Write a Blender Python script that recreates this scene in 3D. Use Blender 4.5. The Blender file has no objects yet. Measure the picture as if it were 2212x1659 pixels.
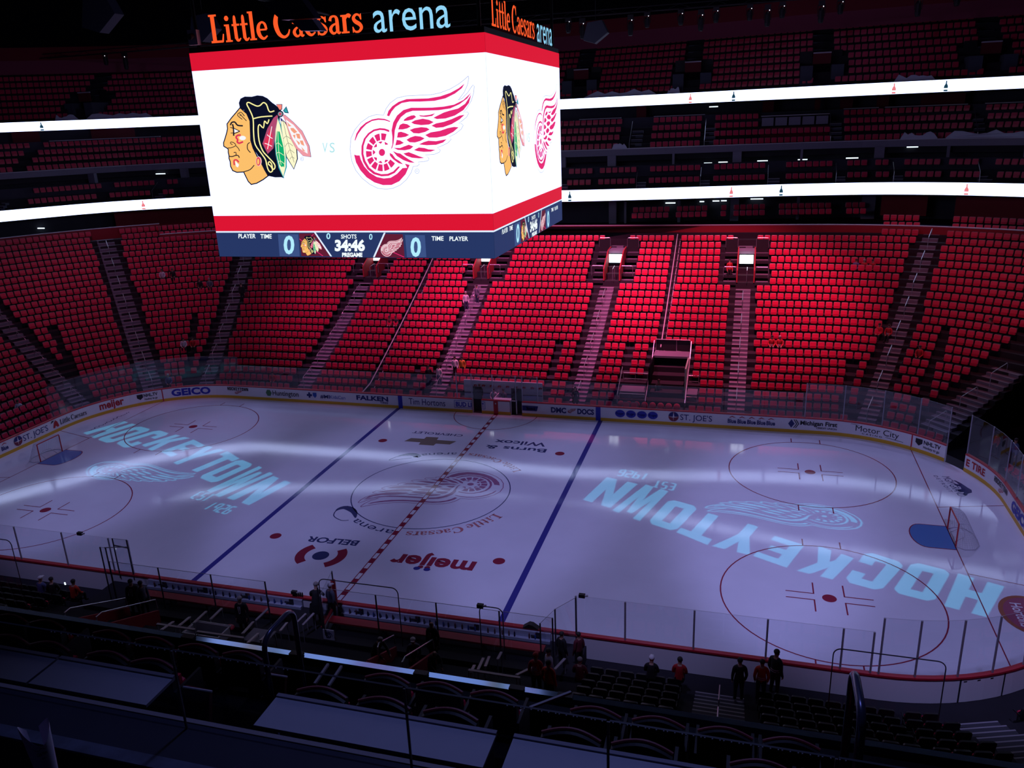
import bpy, bmesh, math, random
from mathutils import Vector, Matrix, Euler
from mathutils.geometry import tessellate_polygon
random.seed(7)
PI = math.pi
scn = bpy.context.scene
col = scn.collection

# ------------------------------------------------------------------ camera, world, exposure, large lights
cd = bpy.data.cameras.new('camera'); cam = bpy.data.objects.new('camera', cd); col.objects.link(cam)
cam.location = (16.8787, -39.6003, 20.2152)
cam.rotation_euler = (1.2557529, 0.0388816, 0.2758067)
cd.sensor_fit = 'HORIZONTAL'; cd.sensor_width = 36.0; cd.lens = 1754.206 / 2212 * 36.0
cd.clip_start = 0.05; cd.clip_end = 400
scn.camera = cam
CAMP = Vector(cam.location); CAMR = Euler(cam.rotation_euler, 'XYZ').to_matrix()
def project(p):
    q = CAMR.transposed() @ (Vector(p) - CAMP)
    if q.z > -0.1: return None
    return 1106 + 1754.2 * q.x / -q.z, 829.5 - 1754.2 * q.y / -q.z, -q.z
scn.view_settings.view_transform = 'Standard'; scn.view_settings.look = 'None'
scn.view_settings.exposure = 0.0; scn.view_settings.gamma = 1.0
scn.cycles.use_denoising = True
scn.cycles.max_bounces = 5; scn.cycles.diffuse_bounces = 3; scn.cycles.glossy_bounces = 3
scn.cycles.transparent_max_bounces = 16; scn.cycles.sample_clamp_indirect = 3.0
scn.cycles.caustics_reflective = False; scn.cycles.caustics_refractive = False
w = bpy.data.worlds.new('dim_air'); scn.world = w; w.use_nodes = True
w.node_tree.nodes['Background'].inputs[0].default_value = (0.10, 0.09, 0.35, 1)
w.node_tree.nodes['Background'].inputs[1].default_value = 0.022

def spot(name, loc, tgt, watts, color, deg, blend=0.6, radius=0.3):
    l = bpy.data.lights.new(name, 'SPOT'); l.energy = watts; l.color = color
    l.spot_size = math.radians(deg); l.spot_blend = blend; l.shadow_soft_size = radius
    o = bpy.data.objects.new(name, l); col.objects.link(o); o.location = loc
    o.rotation_euler = (Vector(tgt) - Vector(loc)).to_track_quat('-Z', 'Y').to_euler()
    return o
# unseen house lights over the far seats, plus added fill spots
spot('fill_spot_far_centre', (2, 15, 32), (1, 25.5, 5), 58000, (1.0, 0.16, 0.42), 54, 0.7)  # added fill where the scoreboard's back face lights the far seats
spot('house_spot_far_centre_right', (16, 15, 32), (15, 25.5, 5), 56000, (1.0, 0.15, 0.32), 50, 0.7)
spot('house_spot_far_right', (27, 10, 32), (27, 25, 6), 10500, (1.0, 0.18, 0.30), 52, 0.8)
spot('fill_spot_far_left', (-13, 15, 32), (-13, 25, 5), 28000, (1.0, 0.18, 0.52), 52, 0.8)  # added fill, standing in for scoreboard light on the left seats
spot('house_spot_corner_left', (-30, 8, 32), (-36, 20, 4), 5600, (1.0, 0.20, 0.48), 66, 1.0)
spot('fill_spot_upper_right', (18, 10, 34), (18, 42, 21), 800, (0.56, 0.34, 1.0), 110, 1.0, 1.0)  # added violet fills, this and the next, for the dim upper tiers
spot('fill_spot_upper_left', (-34, 4, 34), (-46, 34, 20), 700, (0.56, 0.34, 1.0), 110, 1.0, 1.0)
for x, w1, w2 in ((-25, 3400, 6500), (-12.5, 3400, 6500), (0, 3600, 8500), (12.5, 4600, 10500), (25, 6200, 13000)):  # two added fills per position, lending the ice the screens' blue light
    spot('fill_spot_ice', (x, 22, 31), (x, 3.5, 0), w1*1.15, (0.46, 0.42, 1.0), 42, 0.5, 1.0)
    spot('fill_spot_ice', (x, -26, 31), (x, -3.5, 0), w2*1.15, (0.44, 0.42, 1.0), 36, 0.45, 1.0)
spot('fill_spot_balcony', (15.5, -27, 33), (15.5, -34.3, 15.3), 2400, (0.30, 0.36, 1.0), 36, 1.0, 0.6)  # added fill: the screens alone leave the balcony tables too dark

# ------------------------------------------------------------------ materials
MATS = {}
def mat(name, c=(.5, .5, .5), rough=0.6, metal=0.0, emit=None, es=1.0, spec=0.5, noise=0.0, nscale=8.0, bump=0.0):
    if name in MATS: return MATS[name]
    m = bpy.data.materials.new(name); m.use_nodes = True; MATS[name] = m
    nt = m.node_tree; b = nt.nodes['Principled BSDF']
    b.inputs['Base Color'].default_value = (*c, 1); b.inputs['Roughness'].default_value = rough
    b.inputs['Metallic'].default_value = metal; b.inputs['Specular IOR Level'].default_value = spec
    if emit:
        b.inputs['Emission Color'].default_value = (*emit, 1); b.inputs['Emission Strength'].default_value = es
    if noise or bump:
        tc = nt.nodes.new('ShaderNodeTexCoord'); n = nt.nodes.new('ShaderNodeTexNoise')
        n.inputs['Scale'].default_value = nscale; n.inputs['Detail'].default_value = 4
        nt.links.new(tc.outputs['Object'], n.inputs['Vector'])
        if noise:
            r = nt.nodes.new('ShaderNodeMapRange')
            r.inputs['To Min'].default_value = 1 - noise; r.inputs['To Max'].default_value = 1 + noise
            nt.links.new(n.outputs['Fac'], r.inputs['Value'])
            mx = nt.nodes.new('ShaderNodeVectorMath'); mx.operation = 'SCALE'
            mx.inputs[0].default_value = c; nt.links.new(r.outputs['Result'], mx.inputs['Scale'])
            nt.links.new(mx.outputs['Vector'], b.inputs['Base Color'])
        if bump:
            bp_ = nt.nodes.new('ShaderNodeBump'); bp_.inputs['Strength'].default_value = bump
            bp_.inputs['Distance'].default_value = 0.02
            nt.links.new(n.outputs['Fac'], bp_.inputs['Height']); nt.links.new(bp_.outputs['Normal'], b.inputs['Normal'])
    return m
def glow(name, c, s=1.0):
    return mat(name, (0, 0, 0), 0.6, emit=c, es=s, spec=0.1)
def glass(name, refl=0.10, tint=(0.92, 0.94, 0.97)):
    if name in MATS: return MATS[name]
    m = bpy.data.materials.new(name); m.use_nodes = True; MATS[name] = m
    nt = m.node_tree; nt.nodes.clear()
    out = nt.nodes.new('ShaderNodeOutputMaterial'); mix = nt.nodes.new('ShaderNodeMixShader')
    t = nt.nodes.new('ShaderNodeBsdfTransparent'); t.inputs[0].default_value = (*tint, 1)
    g = nt.nodes.new('ShaderNodeBsdfGlossy'); g.inputs['Roughness'].default_value = 0.04
    lw = nt.nodes.new('ShaderNodeLayerWeight'); lw.inputs['Blend'].default_value = 0.5
    pw = nt.nodes.new('ShaderNodeMath'); pw.operation = 'POWER'; pw.inputs[1].default_value = 4.0
    ad = nt.nodes.new('ShaderNodeMath'); ad.operation = 'MULTIPLY_ADD'; ad.inputs[1].default_value = 0.8; ad.inputs[2].default_value = refl * 0.6
    nt.links.new(lw.outputs['Facing'], pw.inputs[0]); nt.links.new(pw.outputs[0], ad.inputs[0]); nt.links.new(ad.outputs[0], mix.inputs[0])
    nt.links.new(t.outputs[0], mix.inputs[1]); nt.links.new(g.outputs[0], mix.inputs[2])
    nt.links.new(mix.outputs[0], out.inputs[0])
    return m
def ice_mat(name, c, mottled=True):
    m = mat(name, c, 0.05, spec=0.5); nt = m.node_tree; b = nt.nodes['Principled BSDF']
    b.inputs['IOR'].default_value = 1.33
    tc = nt.nodes.new('ShaderNodeTexCoord')
    mp = nt.nodes.new('ShaderNodeMapping'); mp.inputs['Scale'].default_value = (1.0, 3.0, 1.0)
    n = nt.nodes.new('ShaderNodeTexNoise'); n.inputs['Scale'].default_value = 5.0; n.inputs['Detail'].default_value = 8
    n.inputs['Roughness'].default_value = 0.7
    nt.links.new(tc.outputs['Object'], mp.inputs[0]); nt.links.new(mp.outputs[0], n.inputs['Vector'])
    bp_ = nt.nodes.new('ShaderNodeBump'); bp_.inputs['Strength'].default_value = 0.05; bp_.inputs['Distance'].default_value = 0.004
    nt.links.new(n.outputs['Fac'], bp_.inputs['Height']); nt.links.new(bp_.outputs['Normal'], b.inputs['Normal'])
    r = nt.nodes.new('ShaderNodeMapRange'); r.inputs['To Min'].default_value = 0.03; r.inputs['To Max'].default_value = 0.10
    n2 = nt.nodes.new('ShaderNodeTexNoise'); n2.inputs['Scale'].default_value = 0.6; n2.inputs['Detail'].default_value = 6
    nt.links.new(tc.outputs['Object'], n2.inputs['Vector']); nt.links.new(n2.outputs['Fac'], r.inputs['Value'])
    nt.links.new(r.outputs['Result'], b.inputs['Roughness'])
    if mottled:
        r2 = nt.nodes.new('ShaderNodeMapRange'); r2.inputs['To Min'].default_value = 0.93; r2.inputs['To Max'].default_value = 1.05
        nt.links.new(n2.outputs['Fac'], r2.inputs['Value'])
        mx = nt.nodes.new('ShaderNodeVectorMath'); mx.operation = 'SCALE'; mx.inputs[0].default_value = c
        nt.links.new(r2.outputs['Result'], mx.inputs['Scale']); nt.links.new(mx.outputs['Vector'], b.inputs['Base Color'])
    return m
ICE = ice_mat('ice', (0.74, 0.76, 0.84))
P_RED = ice_mat('ice_paint_red', (0.28, 0.03, 0.06), False); P_BLUE = ice_mat('ice_paint_blue', (0.05, 0.05, 0.27), False)
P_NAVY = ice_mat('ice_paint_navy', (0.05, 0.06, 0.16), False); P_CREASE = ice_mat('ice_paint_crease', (0.10, 0.22, 0.50), False)
P_GOLD = ice_mat('ice_paint_gold', (0.24, 0.19, 0.14), False); P_RIM = ice_mat('ice_paint_rim', (0.36, 0.13, 0.08), False); P_WINE = ice_mat('ice_paint_wine', (0.34, 0.10, 0.16), False)
P_LOGO = ice_mat('ice_paint_logo', (0.34, 0.13, 0.26), False); P_ORANGE = ice_mat('ice_paint_orange', (0.52, 0.19, 0.20), False)
P_WHITE = ice_mat('ice_paint_white', (0.78, 0.80, 0.86), False)
SEATR = mat('red_seat_vinyl', (0.62, 0.010, 0.065), 0.45, noise=0.12, nscale=1.5)
SHELL = mat('black_seat_plastic', (0.018, 0.016, 0.022), 0.4)
EDGE = mat('red_seat_piping', (0.46, 0.07, 0.12), 0.4)
CONC = mat('dark_concrete', (0.012, 0.011, 0.018), 0.85, noise=0.25, nscale=1.2)
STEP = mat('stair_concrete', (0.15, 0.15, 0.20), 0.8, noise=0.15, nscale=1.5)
NOSE = mat('step_nosing', (0.32, 0.31, 0.36), 0.6)
STEEL = mat('brushed_steel', (0.55, 0.55, 0.60), 0.35, 0.9)
GALV = mat('rail_paint_grey', (0.42, 0.42, 0.46), 0.5, 0.2)
BLACK = mat('matt_black', (0.008, 0.008, 0.011), 0.6)
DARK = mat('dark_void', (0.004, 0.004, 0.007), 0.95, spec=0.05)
REDW = mat('red_wall_paint', (0.30, 0.010, 0.022), 0.7, noise=0.1)
REDD = mat('dark_red_panel', (0.13, 0.006, 0.014), 0.8)
WHITE = mat('white_board', (0.80, 0.80, 0.84), 0.4); YEL = mat('yellow_kick_plate', (0.72, 0.42, 0.03), 0.5)
REDC = mat('red_board_cap', (0.50, 0.015, 0.035), 0.4)
BLUEC = mat('blue_board_paint', (0.02, 0.03, 0.42), 0.5)
NAVY = mat('navy_ink', (0.012, 0.02, 0.16), 0.5); INK = mat('black_ink', (0.012, 0.012, 0.02), 0.5)
GREYC = mat('grey_fascia', (0.20, 0.19, 0.26), 0.6, noise=0.08); GREYL = mat('pale_ledge_cap', (0.55, 0.52, 0.60), 0.5)
GREYD = mat('dark_grey_wall', (0.035, 0.035, 0.055), 0.8, noise=0.3, nscale=0.8)
PANE = glass('rink_glass', 0.16); PANE2 = glass('rail_glass', 0.03, (0.97, 0.97, 0.98))
GPOST = mat('glass_post', (0.40, 0.40, 0.46), 0.4, 0.5); GPD = mat('dark_post', (0.03, 0.03, 0.045), 0.5)
SCRW = glow('screen_white', (0.54, 0.60, 1.0), 1.95); LEDW = glow('ribbon_white', (0.52, 0.62, 1.0), 4.0)
SCRR = glow('screen_red', (0.76, 0.008, 0.035), 0.95); SCRN = glow('screen_navy', (0.020, 0.038, 0.13), 1.0)

# ------------------------------------------------------------------ mesh helpers
class MB:
    def __init__(s): s.v = []; s.f = []; s.m = []; s.mats = []
    def mi(s, m):
        if m not in s.mats: s.mats.append(m)
        return s.mats.index(m)
    def add(s, vs, fs, m):
        o = len(s.v); s.v += [tuple(v) for v in vs]; k = s.mi(m)
        for f in fs: s.f.append(tuple(i + o for i in f)); s.m.append(k)
        return s
    def box(s, x0, x1, y0, y1, z0, z1, m, M=None):
        vs = [Vector(p) for p in ((x0,y0,z0),(x1,y0,z0),(x1,y1,z0),(x0,y1,z0),(x0,y0,z1),(x1,y0,z1),(x1,y1,z1),(x0,y1,z1))]
        if M is not None: vs = [M @ v for v in vs]
        return s.add(vs, ((0,3,2,1),(4,5,6,7),(0,1,5,4),(1,2,6,5),(2,3,7,6),(3,0,4,7)), m)
    def quad(s, a, b, c, d, m): return s.add((a, b, c, d), ((0, 1, 2, 3),), m)
    def tube(s, pts, r, m, n=8, closed=False, cap=True):
        pts = [Vector(p) for p in pts]; rr = r if isinstance(r, (list, tuple)) else [r] * len(pts)
        vs = []; fs = []; up = None; N = len(pts)
        for i, p in enumerate(pts):
            a = pts[(i - 1) % N] if closed else pts[max(i - 1, 0)]; b = pts[(i + 1) % N] if closed else pts[min(i + 1, N - 1)]
            t = (b - a).normalized()
            if up is None: up = Vector((0, 0, 1)) if abs(t.z) < .9 else Vector((1, 0, 0))
            x = t.cross(up).normalized(); y = x.cross(t).normalized(); up = y
            for k in range(n):
                an = 2 * PI * k / n; vs.append(p + (x * math.cos(an) + y * math.sin(an)) * rr[i])
        for i in range(N if closed else N - 1):
            j = (i + 1) % N
            for k in range(n): fs.append((i*n+k, i*n+(k+1)%n, j*n+(k+1)%n, j*n+k))
        if cap and not closed: fs += [tuple(range(n))[::-1], tuple((N-1)*n + k for k in range(n))]
        return s.add(vs, fs, m)
    def beam(s, a, b, wd, h, m):
        a = Vector(a); b = Vector(b); t = (b - a); L = t.length; t.normalize()
        x = t.cross(Vector((0, 0, 1))); x = x.normalized() if x.length > 1e-4 else Vector((1, 0, 0)); y = x.cross(t).normalized()
        M = Matrix((x, t, y)).transposed().to_4x4(); M.translation = a
        return s.box(-wd/2, wd/2, 0, L, -h/2, h/2, m, M)
    def poly(s, pts3, m, holes=()):
        rings = [[Vector(p) for p in pts3]] + [[Vector(p) for p in h] for h in holes]
        return s.add([v for r in rings for v in r], tessellate_polygon(rings), m)
    def extr(s, pts, d, m, m2=None):
        """closed 3D polygon pushed along vector d"""
        n = len(pts); a = [Vector(p) for p in pts]; b = [p + Vector(d) for p in a]
        tri = tessellate_polygon([a])
        s.add(a + b, [tuple(t) for t in tri] + [tuple(i + n for i in t)[::-1] for t in tri], m)
        s.add(a + b, [(i, (i+1) % n, (i+1) % n + n, i + n) for i in range(n)], m2 or m)
        return s
    def ell(s, c, r, m, nu=10, nv=6):
        vs = []; fs = []
        for j in range(nv + 1):
            th = PI * j / nv
            for i in range(nu):
                a = 2 * PI * i / nu; vs.append((c[0]+r[0]*math.sin(th)*math.cos(a), c[1]+r[1]*math.sin(th)*math.sin(a), c[2]+r[2]*math.cos(th)))
        for j in range(nv):
            for i in range(nu): fs.append((j*nu+i, (j+1)*nu+i, (j+1)*nu+(i+1)%nu, j*nu+(i+1)%nu))
        return s.add(vs, fs, m)
    def mesh(s, name, smooth=False):
        me = bpy.data.meshes.new(name); me.from_pydata(s.v, [], s.f)
        for m in s.mats: me.materials.append(m)
        me.polygons.foreach_set('material_index', s.m)
        if smooth: me.polygons.foreach_set('use_smooth', [True] * len(s.f))
        me.update(); return me
    def obj(s, name, parent=None, smooth=False, loc=None):
        me = s.mesh(name, smooth)
        o = bpy.data.objects.new(name, me); col.objects.link(o)
        if parent: o.parent = parent
        if loc: o.location = loc
        return o
def empty(name, loc=(0, 0, 0), rz=0.0):
    o = bpy.data.objects.new(name, None); col.objects.link(o); o.location = loc; o.rotation_euler = (0, 0, rz); o.empty_display_size = .1
    return o
def tag(o, label=None, cat=None, group=None, kind=None):
    if label: o['label'] = label
    if cat: o['category'] = cat
    if group: o['group'] = group
    if kind: o['kind'] = kind
    return o
def struct(o, label=None): return tag(o, label, None, None, 'structure')
def copy_tree(o, parent=None):
    c = o.copy(); col.objects.link(c); c.parent = parent
    for ch in o.children: copy_tree(ch, c)
    return c
ORD = ['zeroth','first','second','third','fourth','fifth','sixth','seventh','eighth','ninth','tenth','eleventh','twelfth','thirteenth','fourteenth','fifteenth','sixteenth','seventeenth','eighteenth','nineteenth','twentieth','twenty-first','twenty-second','twenty-third','twenty-fourth','twenty-fifth','twenty-sixth','twenty-seventh','twenty-eighth','twenty-ninth','thirtieth'] + ['thirty-' + a for a in ('first','second','third','fourth','fifth','sixth','seventh','eighth','ninth')] + ['fortieth'] + ['forty-' + a for a in ('first','second','third','fourth','fifth','sixth','seventh','eighth','ninth')] + ['fiftieth'] + ['fifty-' + a for a in ('first','second','third','fourth','fifth','sixth','seventh','eighth','ninth')] + ['sixtieth']

# ---- lettering: built-in font glyphs, a serif stroke alphabet and a block alphabet
_tc = {}
def text2d(s, bold=0.0):
    """returns verts (x from 0..1 over the width, y cap height 0..1), triangles, aspect"""
    if (s, bold) in _tc: return _tc[(s, bold)]
    c = bpy.data.curves.new('t', 'FONT'); c.body = s; c.size = 1; c.offset = bold; c.resolution_u = 3; c.fill_mode = 'FRONT'
    o = bpy.data.objects.new('t', c); col.objects.link(o); bpy.context.view_layer.update()
    me = o.evaluated_get(bpy.context.evaluated_depsgraph_get()).to_mesh()
    vs = [(v.co.x, v.co.y) for v in me.vertices]; fs = [tuple(p.vertices) for p in me.polygons]
    bpy.data.objects.remove(o); bpy.data.curves.remove(c)
    x0 = min(v[0] for v in vs); x1 = max(v[0] for v in vs); cap = 0.69
    vs = [((v[0]-x0)/(x1-x0), v[1]/cap) for v in vs]
    _tc[(s, bold)] = (vs, fs, (x1-x0)/cap); return _tc[(s, bold)]
def ribbon2d(pts, ws):
    vs = []; fs = []; n = len(pts)
    if not isinstance(ws, (list, tuple)): ws = [ws] * n
    for i, p in enumerate(pts):
        a = pts[max(i-1, 0)]; b = pts[min(i+1, n-1)]; dx, dy = b[0]-a[0], b[1]-a[1]; L = math.hypot(dx, dy) or 1
        nx, ny = -dy/L*ws[i]/2, dx/L*ws[i]/2; vs += [(p[0]+nx, p[1]+ny), (p[0]-nx, p[1]-ny)]
    for i in range(n-1): fs.append((2*i, 2*i+1, 2*i+3, 2*i+2))
    return vs, fs
def smooth2(pts, k=3):
    out = []; n = len(pts)
    for i in range(n-1):
        p0, p1, p2, p3 = pts[max(i-1,0)], pts[i], pts[i+1], pts[min(i+2,n-1)]
        for j in range(k):
            t = j/k; out.append(tuple(0.5*((2*b)+(-a+c)*t+(2*a-5*b+4*c-d)*t*t+(-a+3*b-3*c+d)*t**3) for a, b, c, d in zip(p0, p1, p2, p3)))
    out.append(tuple(pts[-1])); return out
SER = {
 'L': (.66, [[(.2,0,.17),(.2,1,.17)],[(.04,.965,.07),(.38,.965,.07)],[(.04,.04,.08),(.56,.04,.08)],[(.54,.03,.08),(.6,.3,.05)]]),
 'i': (.32, [[(.15,0,.15),(.15,.62,.15)],[(.01,.03,.06),(.30,.03,.06)],[(.01,.59,.06),(.15,.59,.06)],[(.05,.83,.02),(.09,.83,.15),(.15,.83,.18),(.2,.83,.15),(.24,.83,.02)]]),
 't': (.36, [[(.16,.1,.14),(.16,.8,.12),(.19,.9,.02)],[(.02,.58,.07),(.34,.58,.07)],[(.16,.14,.13),(.2,.05,.11),(.27,.04,.08),(.35,.11,.04)]]),
 'l': (.32, [[(.15,0,.15),(.15,1,.15)],[(.01,.03,.06),(.30,.03,.06)],[(.01,.97,.06),(.15,.97,.06)]]),
 'e': (.5, [[(.1,.34,.06),(.43,.34,.06)],[(.42,.34,.1),(.38,.52,.1),(.26,.60,.07),(.12,.5,.12),(.08,.3,.16),(.14,.12,.14),(.28,.03,.09),(.44,.12,.05)]]),
 'C': (.74, [[(.64,.70,.06),(.58,.88,.09),(.4,.96,.09),(.2,.82,.15),(.11,.5,.19),(.2,.17,.16),(.4,.03,.1),(.58,.11,.08),(.66,.28,.05)],[(.65,.66,.05),(.65,.99,.05)]]),
 'a': (.52, [[(.1,.45,.12),(.15,.57,.09),(.28,.6,.07),(.37,.52,.12),(.38,.3,.14),(.38,.1,.13),(.43,.03,.09),(.5,.06,.04)],[(.38,.36,.06),(.2,.3,.08),(.1,.17,.13),(.17,.04,.1),(.28,.04,.07),(.37,.14,.05)]]),
 's': (.46, [[(.38,.44,.05),(.33,.56,.07),(.21,.6,.08),(.1,.5,.12),(.15,.38,.14),(.32,.27,.14),(.38,.15,.12),(.27,.03,.08),(.12,.04,.07),(.05,.17,.05)],[(.385,.42,.04),(.385,.62,.04)],[(.05,0,.04),(.05,.2,.04)]]),
 'r': (.42, [[(.15,0,.15),(.15,.62,.15)],[(.01,.03,.06),(.32,.03,.06)],[(.01,.59,.06),(.15,.59,.06)],[(.17,.42,.05),(.24,.56,.1),(.33,.59,.14),(.4,.54,.12)]]),
 ' ': (.22, [])}
def serif2d(s):
    vs = []; fs = []; x = 0
    for ch in s:
        adv, st = SER[ch]
        for k in st:
            p = smooth2(k, 4) if len(k) > 2 else k
            v, f = ribbon2d([(a[0]+x, a[1]) for a in p], [a[2] for a in p]); o = len(vs); vs += v; fs += [tuple(i+o for i in q) for q in f]
        x += adv
    return [(v[0]/x, v[1]) for v in vs], fs, x
BLK = {  # outlines, and counters, of a block alphabet in a 0.62 x 1 cell
 'H': ([[(0,0),(.22,0),(.22,.38),(.4,.38),(.4,0),(.62,0),(.62,1),(.4,1),(.4,.6),(.22,.6),(.22,1),(0,1)]], []),
 'O': ([[(.1,0),(.52,0),(.62,.1),(.62,.9),(.52,1),(.1,1),(0,.9),(0,.1)]], [[(.22,.2),(.22,.8),(.4,.8),(.4,.2)]]),
 'C': ([[(.1,0),(.52,0),(.62,.1),(.62,.36),(.4,.36),(.4,.2),(.22,.2),(.22,.8),(.4,.8),(.4,.64),(.62,.64),(.62,.9),(.52,1),(.1,1),(0,.9),(0,.1)]], []),
 'K': ([[(0,0),(.22,0),(.22,.3),(.28,.4),(.4,0),(.64,0),(.44,.56),(.64,1),(.4,1),(.22,.62),(.22,1),(0,1)]], []),
 'E': ([[(0,0),(.6,0),(.6,.2),(.22,.2),(.22,.4),(.5,.4),(.5,.6),(.22,.6),(.22,.8),(.6,.8),(.6,1),(0,1)]], []),
 'Y': ([[(.2,0),(.42,0),(.42,.42),(.66,1),(.42,1),(.31,.66),(.2,1),(-.04,1),(.2,.42)]], []),
 'T': ([[(.2,0),(.42,0),(.42,.8),(.63,.8),(.63,1),(-.01,1),(-.01,.8),(.2,.8)]], []),
 'W': ([[(.12,0),(.32,0),(.41,.46),(.5,0),(.7,0),(.82,1),(.62,1),(.58,.42),(.48,.9),(.34,.9),(.24,.42),(.2,1),(0,1)]], []),
 'N': ([[(0,0),(.21,0),(.21,.55),(.42,0),(.63,0),(.63,1),(.42,1),(.42,.45),(.21,1),(0,1)]], []),
 'S': ([[(0,0),(.6,0),(.6,.6),(.2,.6),(.2,.8),(.6,.8),(.6,1),(0,1),(0,.42),(.4,.42),(.4,.2),(0,.2)]], []),
 '1': ([[(.2,0),(.42,0),(.42,1),(.2,1)]], []),
 '9': ([[(0,0),(.6,0),(.6,1),(0,1),(0,.42),(.4,.42),(.4,.2),(0,.2)]], [[(.2,.6),(.2,.82),(.4,.82),(.4,.6)]]),
 '2': ([[(0,0),(.6,0),(.6,.2),(.2,.2),(.2,.42),(.6,.42),(.6,1),(0,1),(0,.8),(.4,.8),(.4,.6),(0,.6)]], []),
 '6': ([[(0,0),(.6,0),(.6,.6),(.2,.6),(.2,.8),(.6,.8),(.6,1),(0,1)]], [[(.2,.2),(.2,.42),(.4,.42),(.4,.2)]])}
def block(s):
    out = []; x = 0; wd = {'W': .92, ' ': .4, '1': .6, '.': .3}
    for ch in s:
        if ch in BLK:
            o, h = BLK[ch]
            out.append(([[(a+x, b) for a, b in p] for p in o], [[(a+x, b) for a, b in p] for p in h]))
        x += wd.get(ch, .74)
    x -= .1
    return [([[(a/x, b) for a, b in p] for p in o], [[(a/x, b) for a, b in p] for p in h]) for o, h in out], x
def put2d(mb, data, F, m):
    vs, fs = data[0], data[1]; mb.add([F(*v) for v in vs], fs, m)
def put_block(mb, s, F, m):
    for o, h in block(s)[0]:
        for p in o: mb.poly([F(*q) for q in p], m, [[F(*q) for q in r] for r in h])
def circ(cx, cy, rx, ry, n=24, a0=0, a1=2*PI):
    full = abs(a1-a0-2*PI) < 1e-6
    return [(cx+rx*math.cos(a0+(a1-a0)*i/(n if full else n-1)), cy+ry*math.sin(a0+(a1-a0)*i/(n if full else n-1))) for i in range(n)]

# ---- emblem drawings, in the pixel grid of an enlarged crop, mapped to metres on the screen face
def hom(h):
    return lambda x, y: ((h[0]*x+h[1]*y+h[2])/(h[6]*x+h[7]*y+1), (h[3]*x+h[4]*y+h[5])/(h[6]*x+h[7]*y+1))
H_HEAD = hom([0.00375678,-0.000372177,-5.93543,0.000437057,-0.00388742,22.6018,2.81823e-05,-3.19205e-05])
H_WING = hom([0.0035815,-0.000354912,0.304311,0.000416666,-0.00370709,22.4644,2.68674e-05,-3.04397e-05])
W_OUT = [(1610,85),(1618,110),(1600,200),(1560,290),(1500,370),(1480,392),(1530,372),(1600,300),(1650,225),(1672,198),(1687,215),(1680,300),(1650,400),(1590,500),(1550,548),(1600,545),(1617,560),(1590,610),(1530,660),(1490,690),(1530,698),(1547,715),(1520,765),(1450,820),(1370,862),(1393,895),(1350,940),(1280,975),(1215,1000),(1255,1035),(1240,1060),(1180,1085),(1060,1095),(1110,1140),(1100,1165),(1040,1180),(970,1185),(985,1215),(960,1235),(905,1242),(880,1320),(820,1410),(740,1480),(650,1520),(560,1533),(450,1520),(350,1470),(250,1390),(170,1290),(120,1170),(97,1020),(110,880),(160,770),(240,675),(340,605),(430,578),(527,583),(560,500),(610,430),(700,365),(820,338),(1000,330),(1130,325),(1250,300),(1380,250),(1490,185),(1560,130)]
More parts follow.
